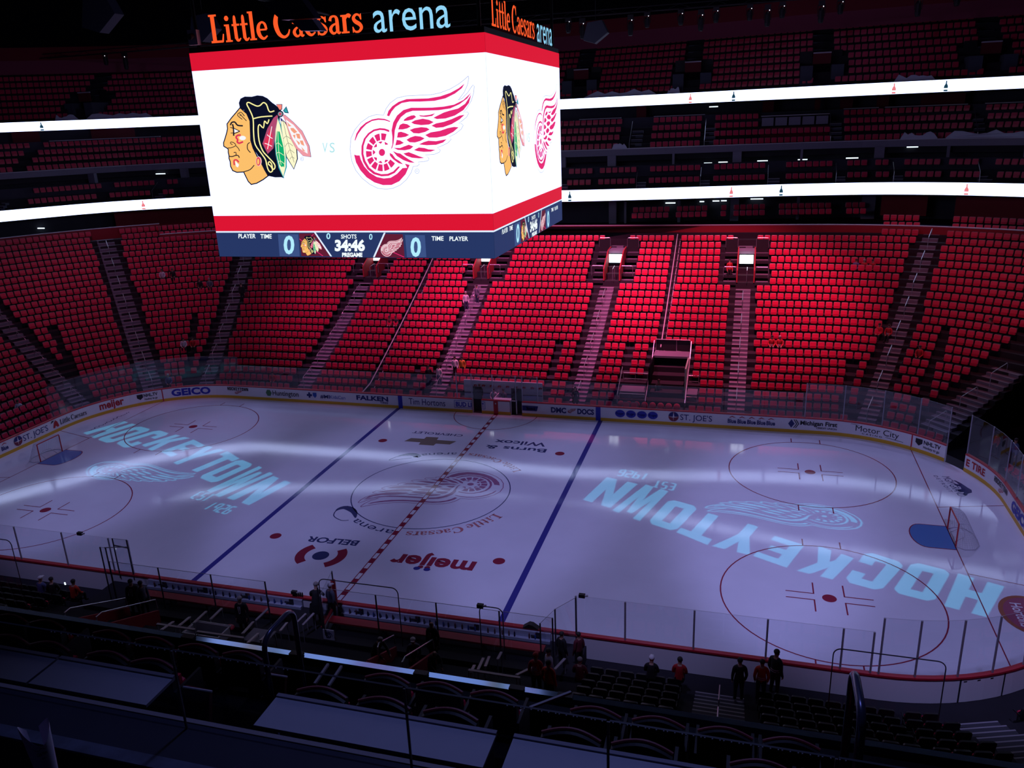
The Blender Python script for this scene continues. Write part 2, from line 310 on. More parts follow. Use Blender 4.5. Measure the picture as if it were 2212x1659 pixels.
W_RED = [
 [(150,1090),(185,1100),(222,1100),(235,1150),(280,1240),(350,1320),(440,1375),(530,1395),(620,1385),(700,1335),(770,1262),(830,1258),(800,1205),(862,1222),(810,1340),(730,1430),(630,1478),(520,1480),(410,1445),(310,1380),(230,1290),(175,1190)],
 [(600,775),(540,755),(480,750),(400,768),(330,815),(275,885),(245,980),(243,1080),(265,1180),(320,1275),(400,1340),(500,1368),(590,1362),(670,1325),(740,1245),(715,1240),(650,1305),(580,1335),(500,1340),(420,1315),(345,1255),(295,1170),(270,1080),(272,980),(300,890),(350,830),(410,790),(480,775),(540,780),(600,803)],
 [(157,905),(180,820),(230,740),(300,680),(380,640),(460,625),(540,632),(612,660),(610,672),(540,650),(460,645),(380,660),(310,700),(250,760),(200,830),(165,912)],
 [(570,590),(590,530),(640,470),(720,415),(820,380),(940,375),(1100,370),(1250,345),(1380,300),(1490,240),(1565,180),(1530,240),(1440,310),(1320,370),(1180,402),(1000,412),(860,412),(760,430),(680,480),(630,540),(600,600)],
 [(620,1025),(640,960),(640,860),(630,780),(650,680),(700,590),(780,520),(880,490),(1000,490),(1150,488),(1300,475),(1430,450),(1550,390),(1650,295),(1600,370),(1500,445),(1380,500),(1230,522),(1050,528),(900,530),(820,555),(750,610),(700,690),(672,780),(665,870),(655,950),(640,1000)],
 [(785,660),(790,640),(830,610),(880,590),(920,585),(945,608),(900,640),(840,655)],[(975,585),(1040,590),(1120,580),(1190,560),(1150,595),(1070,608),(1000,602)],
 [(1165,618),(1220,590),(1300,550),(1380,525),(1480,500),(1570,440),(1650,320),(1620,430),(1550,520),(1440,590),(1320,628),(1210,635)],
 [(880,678),(930,650),(1030,630),(1110,645),(1170,675),(1110,705),(1010,713),(920,700)],[(1140,720),(1200,690),(1300,670),(1400,635),(1500,590),(1565,580),(1500,640),(1400,700),(1290,740),(1200,748)],
 [(715,768),(735,710),(775,690),(830,700),(875,730),(830,755),(770,768)],[(862,775),(920,752),(1010,738),(1080,745),(1118,768),(1060,800),(980,820),(910,815)],
 [(1060,840),(1130,805),(1250,785),(1350,750),(1430,735),(1488,740),(1420,800),(1320,850),(1210,872),(1110,872)],[(700,872),(712,805),(750,797),(810,815),(855,838),(810,862),(750,872)],
 [(820,900),(870,870),(930,850),(1000,858),(1055,882),(1000,915),(930,935),(860,932)],[(980,960),(1040,930),(1100,912),(1200,918),(1335,892),(1290,935),(1200,965),(1080,970)],
 [(678,972),(695,900),(740,908),(788,940),(740,962)],[(655,1003),(740,1005),(790,985),(850,963),(910,985),(870,1020),(800,1035),(710,1030)],
 [(915,1030),(980,998),(1050,1005),(1100,1022),(1195,1030),(1130,1052),(1040,1055),(960,1045)],[(780,1075),(850,1058),(920,1085),(980,1110),(1050,1132),(980,1138),(890,1130),(820,1105)],
 [(645,1043),(700,1068),(740,1075),(790,1110),(850,1150),(930,1195),(860,1190),(780,1160),(700,1110)],[(605,1068),(640,1085),(680,1140),(730,1170),(780,1215),(720,1200),(650,1150),(610,1105)]]
def _sectors():
    out = []
    for i in range(14):
        a0 = 2*PI*i/14+.05+.12; a1 = 2*PI*(i+1)/14-.05+.12; am = (a0+a1)/2
        if math.cos(am) > .45 and math.sin(am) < .45: continue
        out.append(circ(507,1060,205,243,5,a0,a1)+circ(507,1060,132,156,5,a1,a0))
    for i in range(9):
        a0 = 2*PI*i/9+.1; a1 = 2*PI*(i+1)/9-.1; am = (a0+a1)/2
        if math.cos(am) > .6 and math.sin(am) < .5: continue
        out.append(circ(507,1060,118,140,4,a0,a1)+circ(507,1060,85,112,2,a1-.2,a0+.2))
    out.append(circ(507,1062,40,46,16)); return out
W_RED += _sectors()
def offset_poly(p, d):
    n = len(p); area = sum(p[i][0]*p[(i+1)%n][1]-p[(i+1)%n][0]*p[i][1] for i in range(n)); sg = 1 if area > 0 else -1; out = []
    for i in range(n):
        a, b, c = p[i-1], p[i], p[(i+1)%n]
        n1 = (b[1]-a[1], a[0]-b[0]); n2 = (c[1]-b[1], b[0]-c[0]); l1 = math.hypot(*n1) or 1; l2 = math.hypot(*n2) or 1
        nx = n1[0]/l1+n2[0]/l2; ny = n1[1]/l1+n2[1]/l2; L = math.hypot(nx, ny) or 1; k = min(1.5, 2/max(L, .6))
        out.append((b[0]+sg*nx/L*d*k, b[1]+sg*ny/L*d*k))
    return out
def draw_wing(mb, F, red, line=None, fill=None, lw=5):
    """F maps crop pixels + layer to 3D"""
    if fill: mb.poly([F(x, y, 0) for x, y in W_OUT], fill)
    if line:
        v, f = ribbon2d(W_OUT + [W_OUT[0]], lw); mb.add([F(x, y, 1) for x, y in v], f, line)
    for p in W_RED: mb.poly([F(x, y, 2) for x, y in p], red)
def stroke(mb, F, pts, wd, m, L, sm=3):
    p = smooth2(pts, sm) if len(pts) > 2 else pts
    v, f = ribbon2d(p, wd); mb.add([F(x, y, L) for x, y in v], f, m)
def draw_head(mb, F, C):
    K, SK, YL, RD, WH, TE, GR, CR, PK, SA, PU, GY = (C[k] for k in ('k','skin','yel','red','wh','teal','green','cream','pink','salmon','plum','grey'))
    P = lambda pts, m, L: mb.poly([F(x, y, L) for x, y in pts], m)
    face = [(350,440),(300,500),(240,570),(190,640),(195,700),(188,740),(165,820),(145,880),(148,920),(190,945),(205,960),(205,1000),(215,1045),(215,1080),(230,1120),(235,1180),(260,1230),(310,1250),(400,1245),(420,1290),(460,1370),(495,1405),(560,1390),(640,1345),(700,1300),(660,1230),(620,1150),(560,1050),(510,950),(480,850),(475,720),(470,600),(430,510)]
    P(offset_poly(face, 14), K, 0); P(face, SK, 1)
    P([(350,440),(335,370),(355,315),(410,288),(500,290),(570,273),(640,280),(700,310),(760,365),(810,400),(880,470),(860,560),(850,700),(830,900),(840,1050),(880,1200),(915,1335),(880,1320),(800,1322),(720,1305),(660,1230),(600,1080),(530,960),(490,850),(480,720),(475,610),(440,520),(400,460)], K, 2)
    for p in ([(790,470),(740,485),(715,460),(690,390),(650,365),(610,400),(570,410),(520,390),(460,362),(438,385),(470,450),(510,540),(522,620),(525,760),(545,900),(620,1010),(675,1090),(690,1150),(710,1220),(740,1255),(768,1230),(745,1180),(712,1150),(725,1120),(755,1150),(770,1215),(795,1205),(790,1150),(700,1050),(640,980),(595,850),(583,700),(600,645),(650,690),(665,600),(700,635),(722,580)], [(525,570),(620,548),(765,537)]):
        stroke(mb, F, p, 15, YL, 3)
    P([(835,515),(780,560),(700,700),(638,890),(705,1022),(778,950),(800,800),(838,600)], PU, 3); P([(745,690),(680,820),(655,890),(706,980),(760,930),(770,800)], RD, 4)
    for p in ([(760,670),(705,960)], [(700,775),(728,800),(768,825)], [(668,885),(712,900),(762,925)]): stroke(mb, F, p, 9, WH, 5)
    P(offset_poly([(835,560),(805,700),(797,850),(812,1030),(850,1200),(905,1322),(944,1190),(942,1000),(905,800),(865,640)], 6), TE, 3)
    P([(835,570),(808,720),(803,850),(818,1030),(855,1190),(905,1310),(935,1190),(934,1000),(898,800),(862,650)], CR, 4)
    P([(825,730),(812,880),(825,1030),(860,1160),(885,1190),(905,1180),(918,1195),(925,1080),(908,930),(860,735)], GR, 5)
    for p in ([(838,720),(850,1000),(880,1160)], [(812,900),(845,880),(890,930)], [(818,1020),(850,1000),(915,1040)], [(840,1130),(870,1110),(922,1150)]): stroke(mb, F, p, 6, CR, 6)
    P(offset_poly([(870,560),(880,700),(905,850),(945,1060),(1040,1218),(1088,1085),(1080,970),(1030,800),(930,620)], 4), K, 3)
    P([(872,565),(884,700),(910,850),(950,1055),(1040,1208),(1080,1085),(1072,970),(1022,800),(928,625)], CR, 4)
    for p in ([(905,600),(960,850),(1045,1130)], [(905,830),(945,795),(1000,830)], [(930,930),(968,880),(1030,920)], [(960,1020),(990,970),(1048,1010)], [(990,1090),(1015,1060),(1050,1080)]): stroke(mb, F, p, 4, K, 5)
    P([(870,545),(905,610),(880,600)], C['navy'], 6)
    P(offset_poly([(900,525),(935,600),(1000,820),(1070,950),(1160,1045),(1262,1060),(1240,920),(1150,730),(1030,610),(925,520)], 3), K, 6)
    P([(900,525),(935,600),(1000,820),(1070,950),(1160,1045),(1260,1058),(1238,920),(1150,730),(1030,610),(925,520)], PK, 7)
    P([(940,580),(975,690),(1030,830),(1100,940),(1220,1020),(1215,930),(1140,780),(1040,650)], WH, 8)
    for p in ([(960,610),(985,640),(1015,665),(975,670)], [(1000,690),(1040,690),(1090,740),(1050,760),(1010,720)], [(1030,780),(1065,775),(1060,830)], [(1070,760),(1120,765),(1130,830),(1090,820)], [(1070,840),(1125,880),(1110,910)], [(1120,850),(1160,850),(1180,920),(1140,900)], [(1140,930),(1195,990),(1160,980)]): P(p, SA, 9)
    P(offset_poly([(820,390),(890,390),(888,450),(862,462)], 5), K, 6); P([(820,392),(888,392),(886,448),(862,458)], C['coral'], 7)
    P(offset_poly([(910,468),(945,418),(973,498),(930,492)], 5), K, 6); P([(914,468),(944,424),(968,494),(930,488)], TE, 7)
    P(circ(870,510,42,42), K, 7); P(circ(870,510,30,30), GY, 8); P(circ(870,510,14,15), RD, 9)
    for p, wd in (([(228,655),(245,620),(285,615),(320,655),(388,662)],18), ([(265,690),(348,732)],11), ([(275,762),(348,732)],11), ([(255,640),(268,700),(270,790)],18), ([(225,680),(262,694)],9), ([(232,755),(280,755)],8),
        ([(380,580),(318,525),(362,488),(408,538)],9), ([(342,505),(435,600)],9), ([(345,535),(370,520)],8),
        ([(255,905),(228,885),(240,868),(280,885),(295,915),(240,942),(195,945)],9), ([(295,915),(330,950),(345,985)],9), ([(215,1052),(250,1055),(300,1040),(330,1045),(342,1072)],12), ([(270,1005),(298,1003),(300,1040)],10), ([(477,875),(448,900),(448,960),(485,1005)],11), ([(400,1250),(480,1222),(532,1165)],11)):
        stroke(mb, F, p, wd, K, 3)
    P([(275,700),(335,730),(280,752)], WH, 3)
    stroke(mb, F, [(360,780),(320,785),(300,810),(322,840),(315,865),(340,885),(390,865)], 22, RD, 3); P(circ(385,818,42,28), WH, 4)
    stroke(mb, F, [(335,1130),(310,1100),(275,1105),(278,1165)], 18, RD, 3); P([(290,1110),(340,1160),(325,1195),(300,1180)], WH, 4)
    P(circ(590,1117,38,62), C['pinkl'], 3); P(circ(587,1117,28,55), RD, 4); P(circ(585,1120,16,38), SK, 5)

# ------------------------------------------------------------------ rink outline
RX, RY, RR = 21.95, 4.42, 8.53
Q = RR*PI/2; LOOP = 4*RX+4*RY+4*Q
def rp(s, o=0.0):
    """point and outward normal at boundary length s (0 = far centre, clockwise seen from above = to the right), offset o"""
    s = s % LOOP
    segs = ((RX, 'F', 0), (Q, 'C', 0), (2*RY, 'E', 0), (Q, 'C', 1), (2*RX, 'N', 0), (Q, 'C', 2), (2*RY, 'W', 0), (Q, 'C', 3), (RX, 'G', 0))
    for L, t, i in segs:
        if s <= L + 1e-9: break
        s -= L
    if t == 'F': return s, RY+RR+o, 0, 1
    if t == 'G': return -RX+s, RY+RR+o, 0, 1
    if t == 'N': return RX-s, -(RY+RR+o), 0, -1
    if t == 'E': return RX+RR+o, RY-s, 1, 0
    if t == 'W': return -(RX+RR+o), -RY+s, -1, 0
    c = ((RX, RY), (RX, -RY), (-RX, -RY), (-RX, RY))[i]; a = PI/2-(s/RR)-i*PI/2
    return c[0]+(RR+o)*math.cos(a), c[1]+(RR+o)*math.sin(a), math.cos(a), math.sin(a)
def rline(s0, s1, o, step=0.6):
    out = []; n = max(1, int(math.ceil((s1-s0)/step)))
    return [rp(s0+(s1-s0)*i/n, o) for i in range(n+1)]
S_E0, S_N0 = RX+Q, RX+2*Q+2*RY     # start of the right end, start of the near side (s grows towards -x there)
def s_near(x): return S_N0+(RX-x)

# ------------------------------------------------------------------ ice and its markings
ib = MB(); ib.poly([(p[0], p[1], 0) for p in rline(0, LOOP-.01, 0.05, .8)], ICE)
ice = struct(ib.obj('floor'), 'smooth ice sheet with painted lines')
gb = MB(); gb.box(-90, 90, -60, 75, -0.6, -0.02, CONC); struct(gb.obj('ground'), 'concrete arena base slab')
Z1, Z2, Z3 = 0.004, 0.007, 0.010
def chord_y(x):
    return RY+RR if abs(x) <= RX else RY+math.sqrt(RR**2-(abs(x)-RX)**2)
def line_obj(name, polys, m, z=Z1):
    b = MB()
    for p in polys: b.poly([(x, y, z) for x, y in p], m)
    return b.obj(name, ice)
def rect(x0, x1, y0, y1): return [(x0, y0), (x1, y0), (x1, y1), (x0, y1)]
def ring(cx, cy, r, wd, m, name, z=Z1, a0=0, a1=2*PI):
    b = MB(); n = 72; vs = []
    for i in range(n+1):
        a = a0+(a1-a0)*i/n; vs += [(cx+(r-wd/2)*math.cos(a), cy+(r-wd/2)*math.sin(a), z), (cx+(r+wd/2)*math.cos(a), cy+(r+wd/2)*math.sin(a), z)]
    b.add(vs, [(2*i, 2*i+1, 2*i+3, 2*i+2) for i in range(n)], m); return b.obj(name, ice)
for sx in (-1, 1):
    line_obj('blue_line', [rect(sx*7.62-.15, sx*7.62+.15, -12.95, 12.95)], P_BLUE)
    gy = chord_y(27.13); line_obj('goal_line', [rect(sx*27.13-.025, sx*27.13+.025, -gy, gy)], P_RED)
    for sy in (-1, 1):
        cx, cy = sx*21.03, sy*6.71
        ring(cx, cy, 4.57, .06, P_RED, 'faceoff_circle'); b = MB()
        b.poly([(x, y, Z1) for x, y in circ(cx, cy, .30, .30)], P_RED)
        for ax in (-1, 1):
            for ay in (-1, 1):
                b.poly([(x, y, Z1) for x, y in rect(*sorted((cx+ax*.6, cx+ax*1.8)), *sorted((cy+ay*.22, cy+ay*.28)))], P_RED)
                b.poly([(x, y, Z1) for x, y in rect(*sorted((cx+ax*.6, cx+ax*.66)), *sorted((cy+ay*.25, cy+ay*1.15)))], P_RED)
                b.poly([(x, y, Z1) for x, y in rect(*sorted((cx+ax*.83, cx+ax*.89)), *sorted((cy+ay*4.5, cy+ay*5.15)))], P_RED)
        b.obj('faceoff_spot', ice)
        b = MB(); b.poly([(x, y, Z1) for x, y in circ(sx*6.1, sy*6.71, .30, .30)], P_RED); b.obj('neutral_spot', ice)
        x0, y0, x1, y1 = sx*27.13, sy*3.35, sx*30.45, sy*4.2
        b = MB(); v, f = ribbon2d([(x0, y0), (x1, y1)], .05); b.add([(x, y, Z1) for x, y in v], f, P_RED); b.obj('trapezoid_line', ice)
    cr = [(sx*27.13, -1.2), (sx*25.9, -1.2)]+[(sx*(25.9-.62*math.sin(t)), -1.2*math.cos(t)) for t in [PI*i/12 for i in range(1, 12)]]+[(sx*25.9, 1.2), (sx*27.13, 1.2)]
    line_obj('goal_crease', [cr], P_CREASE); b = MB(); v, f = ribbon2d(cr, .05); b.add([(x, y, Z2) for x, y in v], f, P_RED); b.obj('crease_outline', ice)
b = MB(); y = -12.95
b.poly([(x, yy, Z2) for x, yy in rect(-.15, .15, -12.95, 12.95)], P_RED)
while y < 12.6: b.poly([(x, yy, Z3) for x, yy in rect(-.10, .10, y+.45, y+.95)], P_WHITE); y += .95
b.obj('centre_line', ice)
ring(0, 0, 4.57, .06, P_NAVY, 'centre_circle'); ring(0, 12.95, 3.05, .05, P_RED, 'referee_crease', a0=PI, a1=2*PI)
# centre emblem: lies rotated for the far side
def WI(x, y, L):
    return (-.0048859*x-.00029*y+4.749, -.00016*x+.003924*y-2.795, Z1+.001*L)
b = MB(); draw_wing(b, WI, P_LOGO, P_LOGO, None, 10); b.obj('winged_wheel_emblem', ice)
def place(c0, right, up, m, data, name, z=Z1, mb=None):
    """text laid on the ice: c0 lower-left corner, right = full width vector, up = cap height vector"""
    q = mb or MB(); put2d(q, data, lambda u, v: (c0[0]+right[0]*u+up[0]*v, c0[1]+right[1]*u+up[1]*v, z), m)
    return q if mb else q.obj(name, ice)
place((-1.03, 8.7), (-3.65, .05), (0, -.36), P_NAVY, text2d('CHEVROLET', .01), 'ice_advert')
line_obj('ice_advert', [[(-4.61,6.87),(-4.36,7.49),(-3.43,7.51),(-3.40,7.88),(-2.53,7.92),(-2.50,7.48),(-1.11,7.48),(-1.36,6.87),(-2.33,6.86),(-2.36,6.5),(-3.41,6.48),(-3.44,6.88)]], P_GOLD)
q = MB(); place((5.15, 7.25), (-4.1, 0), (0, -.55), P_NAVY, text2d('Burns &', .02), '', mb=q); place((4.9, 8.25), (-3.5, 0), (0, -.6), P_NAVY, text2d('Wilcox', .02), '', mb=q); q.obj('ice_advert', ice)
q = MB(); place((-1.45, -6.28), (-2.85, -.1), (0, -.5), P_NAVY, text2d('BELFOR', .03), '', mb=q)
q.poly([(x, y, Z1) for x, y in circ(-2.75, -8.05, .42, .42)], P_NAVY)
for s_ in (-1, 1):
    a0, a1 = (-.95, .75) if s_ > 0 else (PI+.95, PI-.75)
    q.poly([(x, y, Z1) for x, y in circ(-2.75, -8.0, 1.3, 1.25, 14, a0, a1)+circ(-2.75, -8.0, .82, .8, 14, a1, a0)], P_RED)
q.obj('ice_advert', ice)
q = MB(); place((5.1, -7.05), (-4.25, -.05), (0, -1.1), P_RED, text2d('meijer', .035), '', mb=q)
for dx in (2.43, 2.95): q.poly([(x, y, Z2) for x, y in circ(dx, -8.17, .17, .15, 16)], P_BLUE)
q.obj('ice_advert', ice)
def arc_text(data, a0, a1, r, h, m, name, far):
    q = MB()
    def F(u, v):
        a = a0+(a1-a0)*u; rr = r+(-h*v if far else h*v)
        return rr*math.cos(a), rr*math.sin(a), Z1
    put2d(q, data, F, m); return q.obj(name, ice)
R_ = math.radians
arc_text(serif2d('Little Caesars'), R_(-24), R_(-84), 4.85, .62, P_ORANGE, 'ice_lettering', False)
arc_text(text2d('arena'), R_(-92), R_(-124), 4.85, .55, P_NAVY, 'ice_lettering', False)
arc_text(serif2d('Little Caesars'), R_(40), R_(86), 5.75, .5, P_ORANGE, 'ice_lettering', True)
arc_text(text2d('arena'), R_(94), R_(118), 5.65, .45, P_NAVY, 'ice_lettering', True)
q = MB()
for pts in ([(-2.85,-3.98),(-3.3,-3.3),(-3.95,-2.95),(-4.3,-3.3),(-4.15,-4.0),(-3.5,-4.4),(-3.1,-4.3)], [(-3.0,4.5),(-2.65,4.6),(-3.2,4.85),(-3.9,4.5),(-4.3,3.7),(-3.6,4.0),(-3.0,4.3)]):
    sp = smooth2(pts, 4); v, f = ribbon2d(sp, [.06+.38*math.sin(PI*min(1, i/len(sp)*1.9))*(i < len(sp)*.52) for i in range(len(sp))]); q.add([(x, y, Z1) for x, y in v], f, P_NAVY)
q.obj('ice_swirl', ice)
# right corner adverts
q = MB()
place((28.12, 7.45), (.35, -2.5), (.42, .06), P_NAVY, text2d('MGM GRAND', 0), '', mb=q); place((27.7, 7.5), (.4, -2.1), (.2, .03), P_NAVY, text2d('D E T R O I T', 0), '', mb=q)
q.poly([(x, y, Z1) for x, y in [(28.75,7.0),(28.95,6.7),(29.15,6.2),(29.3,5.9),(29.25,5.55),(29.0,5.35),(28.9,5.1),(28.72,5.2),(28.85,5.5),(28.6,5.55),(28.55,5.8),(28.8,5.9),(28.82,6.2),(28.6,6.35),(28.55,6.6),(28.8,6.5),(28.75,6.75),(28.6,7.05)]], P_NAVY)
q.obj('ice_advert', ice)
q = MB(); q.poly([(x, y, Z1) for x, y in circ(28.85, -6.3, 1.18, 1.5, 40)], P_RIM); q.poly([(x, y, Z2) for x, y in circ(28.85, -6.3, 1.0, 1.32, 40)], P_WINE)
place((28.85, -5.75), (0, -.95), (.55, 0), P_WHITE, text2d('Tim', .02), '', Z3, q); place((28.25, -5.45), (0, -1.75), (.42, 0), P_WHITE, text2d('Hortons', .015), '', Z3, q); q.obj('ice_advert', ice)
q = MB(); rr_ = random.Random(3)
stroke_pts = [(-28.2+rr_.uniform(-.16, .16), 4.6+4.0*i/34) for i in range(35)]
v, f = ribbon2d(stroke_pts, .06); q.add([(x, y, Z1) for x, y in v], f, P_NAVY); q.obj('ice_scrawl', ice)

# ------------------------------------------------------------------ boards
def wall_strip(mb, s0, s1, o, z0, z1, m, step=.6):
    a = rline(s0, s1, o, step); n = len(a)
    mb.add([(p[0], p[1], z0) for p in a]+[(p[0], p[1], z1) for p in a], [(i, i+1, n+i+1, n+i) for i in range(n-1)], m)
def flat_strip(mb, s0, s1, o0, o1, z, m, step=.6):
    a = rline(s0, s1, o0, step); b_ = rline(s0, s1, o1, step); n = len(a)
    mb.add([(p[0], p[1], z) for p in a]+[(p[0], p[1], z) for p in b_], [(i, i+1, n+i+1, n+i) for i in range(n-1)], m)
GAPS = [(-1.78, -1.08), (1.1, 1.95), (29.68, 31.1)]
SEGS = [(-1.08, 1.1), (1.95, 29.68), (31.1, LOOP-1.78)]
boards = empty('dasher_boards'); struct(boards, 'white rink boards with yellow kick plate and red cap rail')
for s0, s1 in SEGS:
    b = MB(); wall_strip(b, s0, s1, 0, .22, 1.01, WHITE); wall_strip(b, s0, s1, .13, 0, 1.01, WHITE)
    for s_ in (s0, s1):
        p, q_ = rp(s_, 0), rp(s_, .13); b.quad((p[0], p[1], 0), (q_[0], q_[1], 0), (q_[0], q_[1], 1.01), (p[0], p[1], 1.01), WHITE)
    b.obj('board_panel', boards)
    b = MB(); wall_strip(b, s0, s1, -.012, 0, .22, YEL); flat_strip(b, s0, s1, -.012, .0, .22, YEL); b.obj('kick_plate', boards)
    b = MB(); wall_strip(b, s0, s1, -.02, 1.0, 1.07, REDC); wall_strip(b, s0, s1, .17, 1.0, 1.07, REDC); flat_strip(b, s0, s1, -.02, .17, 1.07, REDC); flat_strip(b, s0, s1, -.02, .17, 1.0, REDC); b.obj('cap_rail', boards)
def bd(s0, s1, z0, z1, m, name='stripe', off_=-.016, parent=boards):
    b = MB(); wall_strip(b, s0, s1, off_, z0, z1, m); return b.obj(name, parent)
for s_ in (-7.45, 7.45): bd(s_-.17, s_+.17, 0, 1.04, BLUEC, 'blue_stripe')
bd(-.17, .17, 0, 1.04, REDC, 'red_stripe'); bd(-27.5, -27.42, 0, 1.04, REDC, 'red_stripe'); bd(27.46, 27.54, 0, 1.04, REDC, 'red_stripe')
def BF(s0, s1, z0, z1, o=-.02):
    def F(u, v):
        p = rp(s0+(s1-s0)*u, o); return p[0], p[1], z0+(z1-z0)*v
    return F
ADR = mat('advert_red', (.45, .012, .02), .5); ADB = mat('advert_blue', (.02, .09, .42), .5); ADG = mat('advert_green', (.06, .2, .08), .5); ADW = mat('advert_wine', (.22, .02, .05), .5)
def ad(*items, name='advert'):
    b = MB()
    for it in items:
        k = it[0]
        if k == 't': put2d(b, text2d(it[1], it[7] if len(it) > 7 else .015), BF(it[2], it[3], it[4], it[5]), it[6])
        if k == 's': put2d(b, serif2d(it[1]), BF(it[2], it[3], it[4], it[5]), it[6])
        if k == 'b': put_block(b, it[1], BF(it[2], it[3], it[4], it[5]), it[6])
        if k == 'p': b.poly([BF(0, 1, 0, 1, it[3] if len(it) > 3 else -.02)(x, z) for x, z in it[1]], it[2])
        if k == 'w':
            x0, x1, z0, z1 = it[1]; draw_wing(b, lambda x, y, L: BF(x0, x1, z0, z1, -.02-.002*L)((x-90)/1600, (1535-y)/1460), it[2])
    return b.obj(name, boards)
def shield(cx, cz, r): return ('p', [(cx-r, cz+r), (cx+r, cz+r), (cx+r, cz-r*.2), (cx, cz-r), (cx-r, cz-r*.2)], INK)
def joes(c):
    c2 = c
    return [('p', circ(c2, .62, .34, .34, 28), ADW), ('p', [(c2-.05,.62),(c2,.96),(c2+.05,.62),(c2+.34,.62),(c2,.56),(c2,.28),(c2-.03,.56),(c2-.34,.62)], WHITE, -.024),
            ('p', circ(c2, .62, .345, .345, 12, .15, 1.4)+[(c2, .62)], NAVY, -.022), ('p', circ(c2, .62, .345, .345, 12, PI/2+.15, PI-.15)+[(c2, .62)], NAVY, -.022)]
def blue_ad(c): return [('t', 'Blue', c-.27, c+.27, .42, .70, NAVY, .03), ('p', [(c-.22,.78),(c,.92),(c+.24,.8),(c+.1,.82),(c,.86),(c-.1,.8)], ADR)]
ad(*blue_ad(-40.2)); ad(*joes(-39.1), ('t', "ST. JOE'S", -38.68, -36.54, .42, .82, NAVY, 0))
ad(('s', 'Little Caesars', -35.44, -33.14, .42, .80, INK), ('p', [(-36.1,.4),(-35.95,.75),(-35.8,.9),(-35.65,.75),(-35.55,.4),(-35.7,.35),(-35.85,.5),(-35.95,.35)], ADR), ('p', [(-36.25,.75),(-36.1,.95),(-35.9,.9),(-36.1,.8)], INK))
ad(('t', 'meijer', -32.12, -30.28, .42, .98, ADR, .03)); ad(shield(-29.1, .66, .22), ('t', 'NHL.TV', -28.82, -27.8, .62, .86, INK, .03), ('t', 'Hockey to go', -28.8, -27.85, .36, .52, INK))
ad(('t', 'GEICO', -26.8, -23.76, .36, .88, BLUEC, .045)); ad(('b', 'HOCKEYTOWN', -22.28, -20.4, .66, .92, INK), ('w', (-21.7, -20.95, .36, .72), ADR))
ad(('p', circ(-18.58, .62, .26, .28, 6), ADG), ('t', 'Huntington', -18.24, -15.96, .45, .84, INK, .01))
ad(('p', [(-15.24,.55),(-15.24,.72),(-15.1,.72),(-15.1,.86),(-14.95,.86),(-14.95,.72),(-14.8,.72),(-14.8,.55),(-14.95,.55),(-14.95,.42),(-15.1,.42),(-15.1,.55)], NAVY), ('p', [(-14.72,.85),(-14.4,.85),(-14.4,.6),(-14.56,.42),(-14.72,.6)], ADB))
ad(('t', '#MI', -14.1, -13.3, .45, .72, NAVY, .02), ('t', 'KidsCan', -13.26, -11.98, .45, .72, ADB, 0)); ad(('t', 'FALKEN', -11.04, -8.42, .5, .84, NAVY, .04), ('t', 'TIRES', -9.1, -8.45, .3, .44, NAVY, .02))
ad(('t', 'Tim Hortons', -6.76, -3.88, .38, .86, NAVY, .0))
ad(('t', 'BUD LI', -3.05, -1.84, .45, .78, BLUEC, .03), ('t', 'T', -1.05, -.9, .45, .78, BLUEC, .03), *[('p', r, ADB) for r in ([(-3.18,.34),(-1.8,.34),(-1.8,.37),(-3.18,.37)], [(-3.18,.87),(-1.8,.87),(-1.8,.9),(-3.18,.9)], [(-3.18,.34),(-3.15,.34),(-3.15,.9),(-3.18,.9)], [(-1.06,.34),(-.8,.34),(-.8,.37),(-1.06,.37)], [(-1.06,.87),(-.8,.87),(-.8,.9),(-1.06,.9)], [(-.83,.34),(-.8,.34),(-.8,.9),(-.83,.9)])])
ad(('p', [(1.98,.42),(3.05,.42),(3.15,.8),(1.98,.8)], NAVY), ('t', 'Bank', 2.3, 2.98, .5, .72, WHITE, .02)); ad(('p', [(-.06,.78),(.06,.78),(0,.9)], WHITE, -.03))
ad(('t', 'DMC', 4.08, 5.18, .42, .78, NAVY, .045), ('t', 'DOCS', 5.98, 7.16, .42, .78, NAVY, .045), ('w', (5.25, 5.92, .42, .86), ADR))
for c in (8.98, 9.73, 10.48, 11.22): ad(('p', circ(c, .62, .34, .27, 28), BLUEC), ('t', 'Kroger', c-.25, c+.25, .54, .72, WHITE, .01))
ad(*joes(12.62), ('t', "ST. JOE'S", 13.06, 15.16, .42, .82, NAVY, 0))
for c in (16.45, 17.08, 17.7, 18.32, 18.92): ad(*blue_ad(c))
ad(('p', [(20.0,.62),(20.2,.92),(20.4,.62),(20.2,.34)], NAVY), *[('p', [(20.32+d,.92),(20.38+d,.92),(20.56+d,.62),(20.38+d,.34),(20.32+d,.34),(20.5+d,.62)], INK) for d in (0,.12)], ('t', 'Michigan First', 20.75, 23.0, .58, .86, INK, .03), ('t', 'CREDIT UNION', 21.75, 22.98, .36, .48, INK, .02))
ad(('t', 'Motor City', 24.1, 26.7, .5, .88, INK, -.003), ('t', 'C A S I N O', 24.5, 25.7, .32, .42, INK), ('p', [(23.8,.94),(24.3,.9),(24.3,.88),(23.8,.92)], INK), ('p', [(25.9,.42),(27.0,.36),(27.0,.34),(25.9,.4)], INK))
ad(shield(27.95, .66, .22), ('t', 'NHL.TV', 28.25, 29.35, .62, .86, INK, .03), ('t', 'Hockey to go', 28.25, 29.3, .36, .52, INK))
ad(('t', 'E TIRE', 31.24, 32.85, .42, .82, ADR, .03)); ad(('b', 'HOCKEYTOWN', 33.8, 35.7, .62, .92, INK), ('w', (34.4, 35.2, .3, .68), ADR)); ad(('t', 'GEICO', 36.6, 39.4, .34, .86, BLUEC, .045))
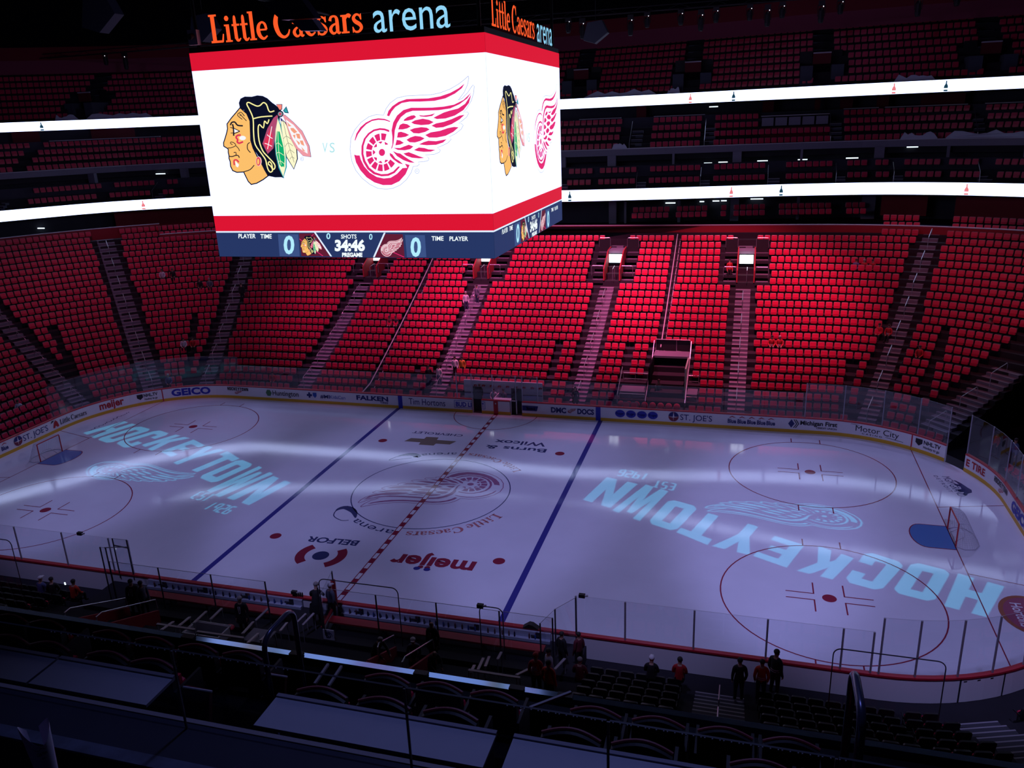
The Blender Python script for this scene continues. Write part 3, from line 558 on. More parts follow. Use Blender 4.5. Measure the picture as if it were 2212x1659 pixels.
# open doors of the penalty boxes and the corner gate
for s0, s1 in GAPS[:2]:
    b = MB(); m_ = (s0+s1)/2; b.box(s0+.02, s1-.02, 13.2, 13.26, .05, 1.95, BLACK); b.obj('open_door', boards)
    b = MB(); b.box(s0-.04, s0+.02, 12.95, 14.0, .02, 1.1, WHITE); b.obj('door_jamb', boards)

# ------------------------------------------------------------------ rink glass
def glass_run(name, label, stops, z1, off_=.07, post=True, z0=1.07, pm=GPOST, pr=.035, fat=None):
    g = empty(name); struct(g, label)
    for a, c in zip(stops[:-1], stops[1:]):
        b = MB(); wall_strip(b, a+.02, c-.02, off_, z0, z1, PANE, 1.0); b.obj('pane', g)
        b = MB(); flat_strip(b, a+.02, c-.02, off_-.008, off_+.008, z1, GPOST, 1.0); b.obj('pane_edge', g)
    if post:
        for a in stops:
            b = MB(); p = rp(a, off_+.02); b.tube([(p[0], p[1], z0-.05), (p[0], p[1], z1)], pr, pm, 6); b.obj('post', g)
    return g
fs = lambda a, b_, n: [a+(b_-a)*i/n for i in range(n+1)]
glass_run('window_1', 'clear rink glass behind the far boards left of the penalty boxes', fs(-21.0, -2.95, 7), 2.75, post=False)
glass_run('window_2', 'tall clear glass along the left corner boards', fs(-36.0, -21.0, 6), 3.4, post=False)
glass_run('window_3', 'clear rink glass on the far boards right of centre', fs(3.1, 21.0, 7), 2.75, post=False)
glass_run('window_4', 'tall clear glass in the right corner beside the open gate', [21.0, 23.3, 25.6, 27.75, 29.68], 3.4)
glass_run('window_5', 'tall clear glass on the right end boards past the gate', [31.1]+fs(32.9, 48.5, 8), 3.4)
glass_run('window_6', 'tall clear glass round the near right corner', [S_N0-13.4+.0, S_N0-11, S_N0-8.6, S_N0-6.9, S_N0-5.4, S_N0-4.05, S_N0-2.75, S_N0-1.3, S_N0-.12], 3.36, pm=GPOST, pr=.04)
glass_run('window_7', 'rink glass in front of the near seats right of the benches', [s_near(21.8), s_near(20.8), s_near(18.25), s_near(15.66), s_near(13.1), s_near(11.2)], 2.75, pr=.04)
glass_run('window_8', 'rink glass in front of the near seats left of the benches', [s_near(-9.45), s_near(-10.5), s_near(-13.14), s_near(-15.9), s_near(-18.5), s_near(-21.9)], 2.8, pr=.04)
glass_run('window_9', 'penalty box glass with bright posts at the centre line', [-2.95, -1.8, -.22, 1.5, 1.98, 3.1], 2.95, pr=.04)
def flat_glass(parent, pts, z0, z1, posts=True, pm=GPD, r=.03):
    for a, c in zip(pts[:-1], pts[1:]):
        b = MB(); b.quad((*a, z0), (*c, z0), (*c, z1), (*a, z1), PANE); b.obj('pane', parent)
        b = MB(); b.beam((*a, z1), (*c, z1), .016, .012, GPOST); b.obj('pane_edge', parent)
    if posts:
        for a in pts:
            b = MB(); b.tube([(*a, z0-.1), (*a, z1)], r, pm, 6); b.obj('post', parent)
bg = tag(empty('bench_glass'), 'glass screen with thin posts behind the left players bench', 'glass screen')
flat_glass(bg, [(-8.7, -15.0), (-6.22, -15.0), (-3.66, -15.0), (-1.12, -15.0)], 1.1, 2.95)
bg = tag(empty('bench_glass'), 'glass screen with thin posts behind the right players bench', 'glass screen')
flat_glass(bg, [(1.25, -15.0), (3.74, -15.0), (6.23, -15.0), (8.72, -15.0), (10.74, -15.0)], 1.1, 3.0)
bg = tag(empty('glass_divider'), 'glass divider with red padded post between the two benches', 'glass screen')
flat_glass(bg, [(.82, -13.1), (1.25, -14.95)], 1.07, 2.56)
b = MB(); b.tube([(.80, -13.08, .6), (.80, -13.08, 2.1)], .11, REDC, 10); b.obj('red_padding', bg)
bg = tag(empty('glass_divider'), 'glass divider beside the right end of the right bench', 'glass screen')
flat_glass(bg, [(10.27, -15.0), (10.6, -14.0), (11.2, -13.08)], .9, 2.7)
bg = tag(empty('glass_divider'), 'glass divider with crossbar at the left end of the left bench', 'glass screen')
flat_glass(bg, [(-9.45, -13.08), (-10.2, -13.1)], .9, 2.85); flat_glass(bg, [(-9.0, -15.0), (-8.72, -15.0)], 1.1, 3.6)
b = MB(); b.beam((-8.75, -15.0, 3.6), (-9.45, -13.1, 2.5), .04, .04, GPD); b.beam((-10.2, -13.1, 2.5), (-9.45, -13.1, 2.45), .04, .04, GPD); b.obj('crossbar', bg)
def hoop(label, x0, x1, y, z0, z1, right_only=False):  # frame and pane added to stand in for a rounded reflection
    t = tag(empty('reflection_hoop'), label, 'reflection outline'); r = .25
    pts = [(x0, y, z0)] + [(x0+r-r*math.cos(a), y, z1-r+r*math.sin(a)) for a in [PI/2*i/5 for i in range(6)]] + [(x1-r+r*math.sin(a), y, z1-r+r*math.cos(a)) for a in [PI/2*i/5 for i in range(6)]] + [(x1, y, z0)]
    if right_only: pts = pts[1+5:]
    b = MB(); b.tube(pts, .02, GPD, 6); b.obj('frame', t)
    b = MB(); b.quad((x0, y, z0), (x1, y, z0), (x1, y, z1), (x0, y, z1), PANE2); b.obj('pane', t)
hoop('black reflection outline with rounded corners behind the right bench', 1.4, 4.75, -15.1, .9, 3.48)
hoop('black reflection outline in front of the near right corner seats', 20.25, 23.6, -15.1, 1.0, 3.32)
hoop('small black reflection outline at the right end of the right bench', 8.0, 8.9, -15.12, 1.0, 3.2)
hoop('black reflection outline at the far left edge of the near seats', -15.5, -13.75, -15.1, 1.0, 3.43)

# ------------------------------------------------------------------ seating bowl
def Zk(k): return .365*k+.0023*k*k
OFF = lambda k: 1.65+.84*k
AISLES = {'Y': ((-31.9, 8.1), (-42.4, 12.1)), 'Z': ((-29.4, 12.9), (-44.3, 27.0)), 'A': ((-25.6, 15.0), (-31.0, 31.6)), 'B': ((-16.75, 14), (-16.75, 34)), 'C': ((-5.4, 14), (-5.5, 34)),
          'D': ((5.5, 14), (5.75, 34)), 'E': ((16.65, 14), (16.75, 34)), 'F': ((25.2, 15.4), (31.0, 32.6)), 'G': ((30.7, 15.0), (35.6, 19.1))}
AISLES['NE'] = ((16.7, -14), (16.7, -34)); AISLES['NF'] = ((24.75, -12.9), (27.2, -20)); AISLES['NB'] = ((-16.75, -14), (-16.75, -34)); AISLES['NG'] = ((34, -8.0), (44, -13))
def dist_line(p, a, b_, ext=2.0):
    ax, ay = a; bx, by = b_; dx, dy = bx-ax, by-ay; L = math.hypot(dx, dy); t = ((p[0]-ax)*dx+(p[1]-ay)*dy)/L
    if t < -ext or t > L+ext: return 99, 0
    return abs((p[0]-ax)*dy-(p[1]-ay)*dx)/L, t
S_FAR0, S_FAR1 = -(S_E0+2*RY+Q)+0.0, 28.7
S_END0, S_END1 = 31.9, s_near(11.6)
S_NL0, S_NL1 = s_near(-10.6), LOOP-(S_E0+2*RY+Q)
def terrace(name, s0, s1, K, label, k0=0, back=True):
    b = MB()
    for k in range(k0, K):
        o0 = OFF(k)-.42-.42+.12; o1 = o0+.84; z = Zk(k); z0 = Zk(k-1) if k else 0
        if k == k0: z0 = 0
        wall_strip(b, s0, s1, o0, z0-.02, z, CONC, 1.2); flat_strip(b, s0, s1, o0, o1, z, CONC, 1.2)
    for s_ in (s0, s1):
        pts = []
        for k in range(k0, K):
            o0 = OFF(k)-.72
            for oo in (o0, o0+.84): p = rp(s_, oo); pts.append((p[0], p[1], Zk(k)))
        pl = pts[-1]; pf = pts[0]; b.poly(pts+[(pl[0], pl[1], 0), (pf[0], pf[1], 0)], DARK)
    return struct(b.obj(name), label)
terrace('floor_terrace_far', S_FAR0, S_FAR1, 26, 'dark stepped seating terrace of the far side and left end')
terrace('floor_terrace_end', S_END0, S_N0-.5, 26, 'dark stepped seating terrace of the right end')
terrace('floor_terrace_near', S_N0-.5, S_END1, 12, 'dark stepped seating terrace of the near right side')
terrace('floor_terrace_near_left', S_NL0, S_NL1, 12, 'dark stepped seating terrace of the near left side')
# near centre: stepped area behind the benches
b = MB(); b.box(-10.6, 11.6, -15.05, -13.1, 0, .6, CONC)
for k in range(1, 10):
    b.box(-10.6, 11.6, -(12.95+OFF(k)+.12), -(12.95+OFF(k)-.72), 0, Zk(k), CONC)
struct(b.obj('floor_bench_terrace'), 'bench platform and dark steps behind the near benches')
# tunnel void walls at the right corner
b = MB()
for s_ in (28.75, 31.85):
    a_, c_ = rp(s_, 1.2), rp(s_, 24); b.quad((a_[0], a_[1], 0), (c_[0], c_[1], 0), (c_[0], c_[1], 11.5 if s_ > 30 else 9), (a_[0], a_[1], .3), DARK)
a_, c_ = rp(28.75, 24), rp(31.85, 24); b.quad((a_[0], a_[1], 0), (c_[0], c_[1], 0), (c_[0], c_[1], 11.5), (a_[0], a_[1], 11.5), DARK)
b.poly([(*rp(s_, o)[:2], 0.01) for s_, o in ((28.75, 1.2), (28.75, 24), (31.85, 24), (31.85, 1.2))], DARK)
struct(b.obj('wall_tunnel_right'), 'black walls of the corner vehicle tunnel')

# aisle stairs with centre rails
NSTEP = mat('near_stair_shaded', (.05, .05, .07), .8)  # darker copy of the stair concrete; the near side's dimness is in the colour
def aisle(key, label, k0=0, K=23, wd=1.15, rail=True, skip=(), near=False):
    (ax, ay), (bx, by) = AISLES[key]; d = Vector((bx-ax, by-ay, 0)).normalized(); n = Vector((d.y, -d.x, 0))
    t = tag(empty('aisle_stairs'), label, 'stairs'); st = MB(); no = MB()
    def at_off(o):
        lo, hi = -6.0, 40.0
        for _ in range(40):
            m_ = (lo+hi)/2; p = Vector((ax, ay, 0))+d*m_; x_, y_ = abs(p.x)-RX, abs(p.y)-RY
            oo = (math.hypot(x_, y_) if x_ > 0 and y_ > 0 else max(x_, y_))-RR
            if oo < o: lo = m_
            else: hi = m_
        return Vector((ax, ay, 0))+d*lo
    cs = math.sqrt(max(.1, 1))
    for k in range(k0, K):
        if k in skip: continue
        o0 = OFF(k)-.72; p0 = at_off(o0); p1 = at_off(o0+.84); pm = (p0+p1)/2
        for pa, pb, z in ((p0-d*.42 if k else p0-d*.3, p0, (Zk(k)+Zk(k-1))/2 if k else .02), (p0, p1-d*.42, Zk(k))):
            if k == 0 and z < .05: continue
            a1, a2, a3, a4 = pa-n*wd/2, pa+n*wd/2, pb+n*wd/2, pb-n*wd/2; zb = z-.3
            vs = [(v.x, v.y, zb) for v in (a1, a2, a3, a4)]+[(v.x, v.y, z+.012) for v in (a1, a2, a3, a4)]
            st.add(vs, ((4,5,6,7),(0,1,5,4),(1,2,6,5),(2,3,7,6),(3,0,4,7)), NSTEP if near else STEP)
            e = d*.06; no.add([(v.x, v.y, z+.016) for v in (a1, a2, a2+e, a1+e)], ((0,1,2,3),), NOSE)
    st.obj('steps', t); no.obj('step_nosings', t)
    if rail:
        k = k0+1
        while k < K-2:
            if not any(j in skip for j in (k, k+1, k+2)):
                p0 = at_off(OFF(k)-.3); p1 = at_off(OFF(k+1)+.3); z0, z1 = Zk(k), Zk(k+1)
                r = MB(); r.tube([(p0.x, p0.y, z0), (p0.x, p0.y, z0+.86), (p0.x+d.x*.08, p0.y+d.y*.08, z0+.95), (p1.x-d.x*.08, p1.y-d.y*.08, z1+.98), (p1.x, p1.y, z1+.9), (p1.x, p1.y, z1)], .022, STEEL, 6); r.obj('handrail', t)
            k += 3
    return t, at_off
aisle('Y', 'leftmost stairs running up the left end seating', K=22); aisle('Z', 'stairs second from the left, climbing to the dark upper concourse', K=26, wd=1.5)
aisle('A', 'stairs in the left corner, third from the left', K=23); aisle('B', 'stairs between the left corner and centre blocks', skip=(17, 18, 19, 20, 21))
aisle('C', 'stairs just left of the centre line behind the penalty boxes', skip=(17, 18, 19, 20, 21)); aisle('D', 'stairs right of the centre line below a lit portal', skip=(17, 18, 19, 20, 21))
aisle('E', 'stairs right of the tunnel below the rightmost lit portal', skip=(17, 18, 19, 20, 21)); aisle('F', 'stairs in the right corner left of the black tunnel', K=26)
aisle('G', 'steep rightmost stairs edging the black corner tunnel', K=10, wd=1.9)
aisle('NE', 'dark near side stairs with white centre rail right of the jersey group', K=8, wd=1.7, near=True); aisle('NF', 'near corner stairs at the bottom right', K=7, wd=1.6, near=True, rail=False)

# ---- seats
def rounded(w_, z0, z1, y, r=.06):
    pts = []
    for cx, cz, a0 in ((w_/2-r, z0+r, -PI/2), (w_/2-r, z1-r, 0), (-w_/2+r, z1-r, PI/2), (-w_/2+r, z0+r, PI)):
        for i in range(3): a = a0+PI/4*i; pts.append((cx+r*math.cos(a), y, cz+r*math.sin(a)))
    return pts
def lean(pts, k=.16, z0=.42): return [(x, y+(z-z0)*k, z) for x, y, z in pts]
def seat_parts():
    A = MB(); o = lean(rounded(.47, .45, .88, -.055)); i_ = lean(rounded(.40, .49, .84, -.072)); bk = lean(rounded(.47, .45, .88, 0)); n = 12
    A.add(i_, [tuple(range(n))], SEATR); A.add(i_+o, [(k, (k+1) % n, n+(k+1) % n, n+k) for k in range(n)], EDGE); A.add(o+bk, [(k, (k+1) % n, n+(k+1) % n, n+k) for k in range(n)], SHELL)
    B = MB(); B.extr(lean(rounded(.49, .40, .895, 0.003)), (0, .035, 0), SHELL)
    P_ = MB(); p1 = rounded(.43, .44, .63, -.15, .05); p2 = rounded(.43, .44, .63, -.10, .05); P_.add(p1, [tuple(range(n))], SEATR); P_.add(p1+p2, [(k, (k+1) % n, n+(k+1) % n, n+k) for k in range(n)], SEATR); P_.add(p2, [tuple(range(n))[::-1]], SHELL)
    Fm = MB()
    for sx in (-1, 1): Fm.box(sx*.262-.012, sx*.262+.012, -.26, .02, .58, .62, SHELL); Fm.box(sx*.262-.012, sx*.262+.012, -.06, .0, 0, .6, SHELL)
    Fm.box(-.262, .262, -.05, -.01, .30, .34, SHELL)
    return A, B, P_, Fm
SP = seat_parts()
seat_mesh = [p.mesh(n) for p, n in zip(SP, ('backrest', 'back_shell', 'seat_pan', 'frame'))]
mass = MB()
for p in SP: mass.add(p.v, [], SEATR); 
mass_v = []; mass_f = []; mass_m = []; mass_mats = [SEATR, EDGE, SHELL]
for p in SP[:3]:
    o = len(mass_v); mass_v += p.v; mass_f += [tuple(i+o for i in f) for f in p.f]; mass_m += [mass_mats.index(p.mats[m]) for m in p.m]
SEATS = []   # (x, y, z, rotz, block, row, idx)
SKIPB = []   # rectangular holes (x0,x1,y0,y1)
for cx in (-16.75, -5.5, 5.8, 16.75): SKIPB.append((cx-1.75, cx+1.75, 28.0, 32.6))
SKIPB += [(10.3, 13.35, 14.0, 21.0), (8.35, 13.95, 14.9, 17.9), (-3.1, 3.3, 13.4, 16.0)]
THIN = [((8.5, 14), (8.53, 20.2)), ((3.1, 14), (3.0, 20.3)), ((23.6, 15.2), (24.4, 19.6)), ((-26.4, 13.2), (-30.4, 20.8)), ((-32.2, 8.9), (-39, 13.6)), ((28.2, 15.8), (30.6, 22)), ((-7.6, 14), (-7.6, 17.2)), ((-10.95, 13.5), (-10.95, 33.5)), ((10.92, 20), (10.95, 33.5))]
def fill_rows(s0, s1, K, side, k0=0, pitch=.56):
    for k in range(k0, K):
        o = OFF(k); st = []; run = []; n = max(2, int((s1-s0)/.08))
        blk = 0; runs = []; prev = None
        R_eff = 1
        for i in range(n+1):
            s_ = s0+(s1-s0)*i/n; p = rp(s_, o); ok = True
            if side == 'far' and k >= 23 and abs(p[0]) < 27.3: ok = False
            for key, (a, c) in AISLES.items():
                dd, t_ = dist_line(p, a, c, 3.0)
                if dd < {'Z': 1.0, 'G': 1.3, 'NE': 1.15, 'NF': 1.15}.get(key, .86): ok = False
            for a, c in THIN:
                dd, t_ = dist_line(p, a, c, .3)
                if dd < .12: ok = False
            for x0, x1, y0, y1 in SKIPB:
                if x0 < p[0] < x1 and y0 < p[1] < y1: ok = False
            if ok: run.append(p)
            if (not ok or i == n) and run:
                runs.append(run); run = []
        for bi, r in enumerate(runs):
            L = [0]
            for a, c in zip(r[:-1], r[1:]): L.append(L[-1]+math.hypot(c[0]-a[0], c[1]-a[1]))
            m_ = int((L[-1]+.04)/pitch)
            if m_ < 1: continue
            st_ = (L[-1]-m_*pitch)/2+pitch/2; j = 0
            for q_ in range(m_):
                d = st_+q_*pitch
                while j < len(L)-2 and L[j+1] < d: j += 1
                f_ = (d-L[j])/max(1e-6, L[j+1]-L[j]); x = r[j][0]+(r[j+1][0]-r[j][0])*f_; y = r[j][1]+(r[j+1][1]-r[j][1])*f_
                SEATS.append((x, y, Zk(k), math.atan2(r[j][3], r[j][2])-PI/2, side, bi, k, q_, m_))
fill_rows(-44.5, S_FAR1-.2, 26, 'far'); fill_rows(S_END0+.3, S_N0-.4, 20, 'end'); fill_rows(S_N0-.4, S_END1-.3, 7, 'near'); fill_rows(S_NL0+.3, S_NL0+14, 6, 'nearleft')
# upper levels follow a gently curved front
LOWP = [(-75,-6),(-60,8),(-50.5,19.5),(-48.3,23.2),(-45.3,28),(-36.2,33.3),(-20,33.6),(.9,33.0),(10.2,34.2),(19.2,35.7),(27.2,36.2),(32.3,34.9),(37,32.7),(46,27),(58,15)]
UPP = [(-80,14),(-56.9,29.8),(-48.6,34.4),(-39.8,38.4),(-20,42.5),(-1.9,43.4),(9.4,41.1),(18.8,38.5),(28.4,37.0),(36.9,36.1),(50,33),(60,28)]
def yint(P, x):
    for (a, b_), (c, d) in zip(P[:-1], P[1:]):
        if a <= x <= c: return b_+(d-b_)*(x-a)/(c-a)
    return P[0][1] if x < P[0][0] else P[-1][1]
def ysm(P, x): return sum(yint(P, x+d) for d in (-2.4, -1.2, 0, 1.2, 2.4))/5
YL = lambda x: ysm(LOWP, x); YU = lambda x: ysm(UPP, x)
def tier_seats(Y, dy, z, x0, x1, gaps, side, row, pitch=.56, groups=None):
    x = x0; i = 0
    while x < x1:
        y = Y(x)+dy; sl = (Y(x+.3)-Y(x-.3))/.6
        if not any(a < x < b_ for a, b_ in gaps): SEATS.append((x, y, z, math.atan(sl), side, 0, row, i, 999))
        x += pitch/math.sqrt(1+sl*sl); i += 1
SG = [(-.2, 1.15), (3.3, 3.7), (5.8, 6.1), (7.0, 8.0), (10.1, 10.5), (12.5, 13.5), (15.6, 15.9), (18.2, 19.5), (21.2, 21.6), (23.8, 24.8), (26.6, 27.0), (28.3, 29.3), (31.9, 32.2), (34.3, 35.5), (-52, -48.8), (-41.6, -40.3), (-39.6, -33), (-45.2, -44.8), (37.6, 38)]
for r, (dy, z) in enumerate(((1.15, 14.05-.12), (2.05, 14.98-.12))): tier_seats(YL, dy, z, -53, 40, SG, 'suite', r)
CG = [(5.2, 8.1), (12.6, 13.7), (23.3, 24.5), (34.3, 35.3), (-50.3, -49.6), (-66.8, -65)]
for r, (dy, z) in enumerate(((3.7, 17.76-.86), (4.55, 18.49-.86), (5.4, 19.16-.86), (6.25, 19.84-.86))): tier_seats(YL, dy, z, -62, 41, CG+([(17.5, 23.3)] if r > 1 else []), 'club', r)
UG = [(x-.8, x+.8) for x in (.1, 11.17, 22.3, 35.3, -51.2, -70)]; UP_ = [(x-1.9, x+1.9) for x in (.1, 11.17, 22.3, 34.8, -51.2, -70)]
for r in range(10): tier_seats(YU, 1.4+.8*r, 22.35+.655*r-.6, -66, 44, UP_ if 1 <= r <= 3 else UG, 'upper', r)
XG = [(5, 6.85), (10.2, 10.7), (13.0, 14.2), (15.1, 15.7), (18.1, 19.2), (20.8, 21.2), (23.6, 24.8)]
for r, (dy, z) in enumerate(((1.3, 10.85), (2.2, 11.28))): tier_seats(YL, dy, z, 6.9, 26.5, XG, 'box', r)
# the seats that show largest become individual things, the others one mass
def vis(sx):
    x, y, z = sx[:3]; pr_ = project((x, y, z+.7))
    if not pr_ or not (-12 < pr_[0] < 2224 and 150 < pr_[1] < 1668): return None
    if y < 0 and y < -12:
        t_ = (CAMP.y+31.0)/(CAMP.y-y); zz = CAMP.z+(z+.85-CAMP.z)*t_
        if zz < 13.15: return None
    if 8.2 < 0: return None
    return pr_[2]
cand = sorted([(vis(s_), i) for i, s_ in enumerate(SEATS) if vis(s_)], key=lambda t: t[0])
IND = set(i for _, i in cand[:300])
BN = {}
def block_name(s_):
    x, y = s_[0], s_[1]
    if s_[4] == 'near': return 'near block right of the stairs' if x > 17 else 'near block left of the stairs'
    if s_[4] == 'nearleft': return 'near left block'
    if s_[4] == 'end': return 'right end block past the gate'
    if x > 29.5: return 'far block beside the black tunnel'
    if x > 25: return 'far right corner block'
    if x > 16.7: return 'far block right of the tunnel stairs'
    if x > 5.6: return 'far block holding the lit tunnel'
    if x > -5.4: return 'far centre block'
    return 'far block left of centre'
seen_lab = {}
for i in sorted(IND):
    s_ = SEATS[i]; root = empty('arena_seat', (s_[0], s_[1], s_[2]), s_[3])
    for me, n in zip(seat_mesh, ('backrest', 'back_shell', 'seat_pan', 'frame')):
        o = bpy.data.objects.new(n, me); col.objects.link(o); o.parent = root
    key = (block_name(s_), s_[6]); seen_lab[key] = seen_lab.get(key, 0)+1
    tag(root, f"red padded seat, {ORD[s_[6]+1]} row, {ORD[min(60, seen_lab[key])]} along, {block_name(s_)}", 'seat', 'red padded arena seats')
import numpy as np
rest = [s_ for i, s_ in enumerate(SEATS) if i not in IND]
tv = np.array(mass_v); nv = len(tv); V = np.zeros((len(rest)*nv, 3))
for i, s_ in enumerate(rest):
    c, sn = math.cos(s_[3]), math.sin(s_[3]); V[i*nv:(i+1)*nv, 0] = tv[:, 0]*c-tv[:, 1]*sn+s_[0]; V[i*nv:(i+1)*nv, 1] = tv[:, 0]*sn+tv[:, 1]*c+s_[1]; V[i*nv:(i+1)*nv, 2] = tv[:, 2]+s_[2]
me = bpy.data.meshes.new('arena_seat_rows'); lp = [len(f) for f in mass_f]; nf = len(mass_f); loops = np.concatenate([np.array(f) for f in mass_f]); nl = len(loops)
me.vertices.add(len(V)); me.vertices.foreach_set('co', V.ravel()); me.loops.add(nl*len(rest)); me.polygons.add(nf*len(rest))
me.loops.foreach_set('vertex_index', (loops[None, :]+np.arange(len(rest))[:, None]*nv).ravel().astype(np.int32))
st = np.concatenate([[0], np.cumsum(lp)[:-1]]); me.polygons.foreach_set('loop_start', (st[None, :]+np.arange(len(rest))[:, None]*nl).ravel().astype(np.int32))
me.polygons.foreach_set('material_index', np.tile(np.array(mass_m, dtype=np.int32), len(rest)))
for m in mass_mats: me.materials.append(m)
me.update(calc_edges=True); me.validate()
o = bpy.data.objects.new('arena_seat_rows', me); col.objects.link(o)
tag(o, 'remaining rows of red arena seats across every distant tier', 'seats', 'red padded arena seats', 'stuff')
print('seats', len(SEATS), 'individual', len(IND))

# ------------------------------------------------------------------ upper levels of the far side
XS = [-74+i*2.0 for i in range(66)]
def ywall(mb, Y, dy, z0, z1, m, x0=-74, x1=56, dy1=None):
    xs = [x0]+[x for x in XS if x0 < x < x1]+[x1]; n = len(xs); dy1 = dy if dy1 is None else dy1
    mb.add([(x, Y(x)+dy, z0) for x in xs]+[(x, Y(x)+dy1, z1) for x in xs], [(i, i+1, n+i+1, n+i) for i in range(n-1)], m)
def yslab(mb, Y, d0, d1, z0, z1, m, x0=-74, x1=56, mt=None):
    for a, b_ in ((d0, d0), (d1, d1)): ywall(mb, Y, a, z0, z1, m, x0, x1, b_)
    ywall(mb, Y, d0, z1, z1, mt or m, x0, x1, d1); ywall(mb, Y, d0, z0, z0, m, x0, x1, d1)
    for x in (x0, x1): mb.quad((x, Y(x)+d0, z0), (x, Y(x)+d1, z0), (x, Y(x)+d1, z1), (x, Y(x)+d0, z1), m)
b = MB(); wall_strip(b, -27.2, 27.2, 21.5, 9.2, 10.68, REDW); wall_strip(b, 27.2, 33, 23.3, 10.0, 11.55, REDW); wall_strip(b, -48, -27.2, 23.3, 10.0, 11.55, REDW)
for s_ in (-27.2, 27.2): p, q_ = rp(s_, 21.5), rp(s_, 23.3); b.quad((p[0], p[1], 9.2), (q_[0], q_[1], 9.2), (q_[0], q_[1], 11.5), (p[0], p[1], 11.5), REDD)
struct(b.obj('wall_red_back'), 'red wall closing the top of the far lower seats')
b = MB()
for a, c, o, z in ((-27.2, 27.2, 21.5, 10.68), (27.2, 33, 23.3, 11.55), (-48, -27.2, 23.3, 11.55)):
    wall_strip(b, a, c, o-.03, z, z+.07, GREYL); flat_strip(b, a, c, o-.03, o+.2, z+.07, GREYL)
struct(b.obj('trim_1'), 'pale cap on the red wall')
b = MB(); ywall(b, YL, 4.0, 10.5, 13.0, GREYD); ywall(b, YL, -.2, 10.62, 10.62, DARK, dy1=4.0); struct(b.obj('wall_box_level'), 'dark back wall of the lower box level')
b = MB()
for x0, x1 in ((27.9, 31.4), (33.4, 52), (-45.2, -33)): ywall(b, YL, 2.6, 11.0, 13.0, REDW, x0, x1)
struct(b.obj('wall_box_red'), 'dim red wall panels beside the lower boxes')
for x0, x1 in ((4.35, 5.05), (5.75, 5.95), (10.55, 10.8), (15.2, 15.95), (20.95, 21.2), (26.4, 27.5)):
    b = MB(); b.box(x0, x1, YL(x0)+3.0, YL(x0)+3.4, 10.62, 13.0, GREYC); struct(b.obj('pillar'), 'grey concrete pillar between the lower boxes')
b = MB(); yslab(b, YL, .12, 4.2, 12.9, 13.86, DARK); yslab(b, YL, .12, 1.62, 13.86, 13.92, CONC); yslab(b, YL, 1.62, 2.6, 13.86, 14.85, CONC); yslab(b, YL, 2.6, 2.72, 14.8, 15.82, GREYD)
struct(b.obj('floor_suite'), 'dark stepped suite level floor')
b = MB(); ywall(b, YL, 5.2, 14.8, 16.8, GREYD); yslab(b, YL, 2.72, 5.2, 14.75, 14.8, DARK); struct(b.obj('wall_suite_back'), 'dark suite interior wall')
b = MB(); yslab(b, YL, 2.9, 3.3, 16.72, 17.26, GREYC); yslab(b, YL, 2.84, 3.34, 17.26, 17.32, GREYL); struct(b.obj('trim_2'), 'grey fascia band below the club seats')
for x in (4.65, 15.6, 27.4, 37.8, .1, -46.2, -39.4):
    b = MB(); b.box(x-.38, x+.38, YL(x)+2.75, YL(x)+3.15, 15.8, 16.75, GREYC); struct(b.obj('pillar'), 'grey pillar between the suites')
for x in (10.1, 21.06, 32.5):
    b = MB(); b.box(x-.1, x+.1, YL(x)+2.75, YL(x)+3.0, 15.8, 16.75, GREYC); struct(b.obj('pillar'), 'slim grey post between the suites')
b = MB(); yslab(b, YL, 3.0, 7.0, 16.75, 16.85, DARK)
for dy, z in ((3.3, 16.9), (4.15, 17.63), (5.0, 18.3), (5.85, 18.98)): yslab(b, YL, dy, dy+.85, z-.7, z, CONC)
struct(b.obj('floor_club'), 'dark stepped club seating floor')
b = MB(); yslab(b, YL, 6.72, 6.85, 18.9, 19.92, GREYD); struct(b.obj('wall_club'), 'low wall behind the club seats')
for x0, x1 in ((1, 4.9), (7.9, 12.5), (28, 34.2), (35.4, 41), (-49.5, -43), (24.6, 27.5)):
    b = MB(); yslab(b, YL, 6.68, 6.88, 19.92, 19.98, GREYL, x0, x1); struct(b.obj('trim_3'), 'pale drink rail behind the club seats')
b = MB(); ywall(b, YL, 10.0, 18.9, 20.95, GREYD); yslab(b, YL, 6.85, 10, 18.8, 18.9, DARK)
for x0, x1 in ((6.1, 7.0), (24.4, 25.5), (17.6, 18.6), (22.2, 22.7), (27.5, 28.5), (31, 34.3), (41, 56), (-62, -56), (-52, -50.6), (-48, -45.5)): ywall(b, YL, 8.4, 18.9, 20.9, REDD, x0, x1)
struct(b.obj('wall_club_back'), 'dark concourse wall with dull red panels behind the club seats')
b = MB(); yslab(b, YU, .12, 7.5, 20.9, 21.05, DARK)
for r in range(10): yslab(b, YU, .7+.8*r if r else .12, 1.5+.8*r, 21.0, 21.75+.655*r, CONC)
struct(b.obj('floor_upper'), 'dark stepped upper tier')
BEAML = mat('soffit_lit_pink', (0.30, 0.055, 0.10), 0.7); BEAMR = mat('red_bulkhead', (0.20, 0.008, 0.018), 0.75)  # soffit is the bulkhead red made paler, its pink light in the colour
b = MB(); ywall(b, YU, 5.2, 26.7, 28.1, BEAML, dy1=5.9); struct(b.obj('ceiling_bulkhead_lower'), 'sloping soffit coloured as lit pinkish, over the upper tier')
b = MB(); ywall(b, YU, 5.9, 28.1, 29.4, BEAMR, dy1=6.1); ywall(b, YU, 6.1, 29.4, 38, DARK); struct(b.obj('ceiling_bulkhead_upper'), 'dark red bulkhead band')
b = MB(); ywall(b, YU, 9.8, 20, 38, DARK); b.quad((-90, -50, 38), (70, -50, 38), (70, 60, 38), (-90, 60, 38), DARK); struct(b.obj('ceiling'), 'black arena roof')
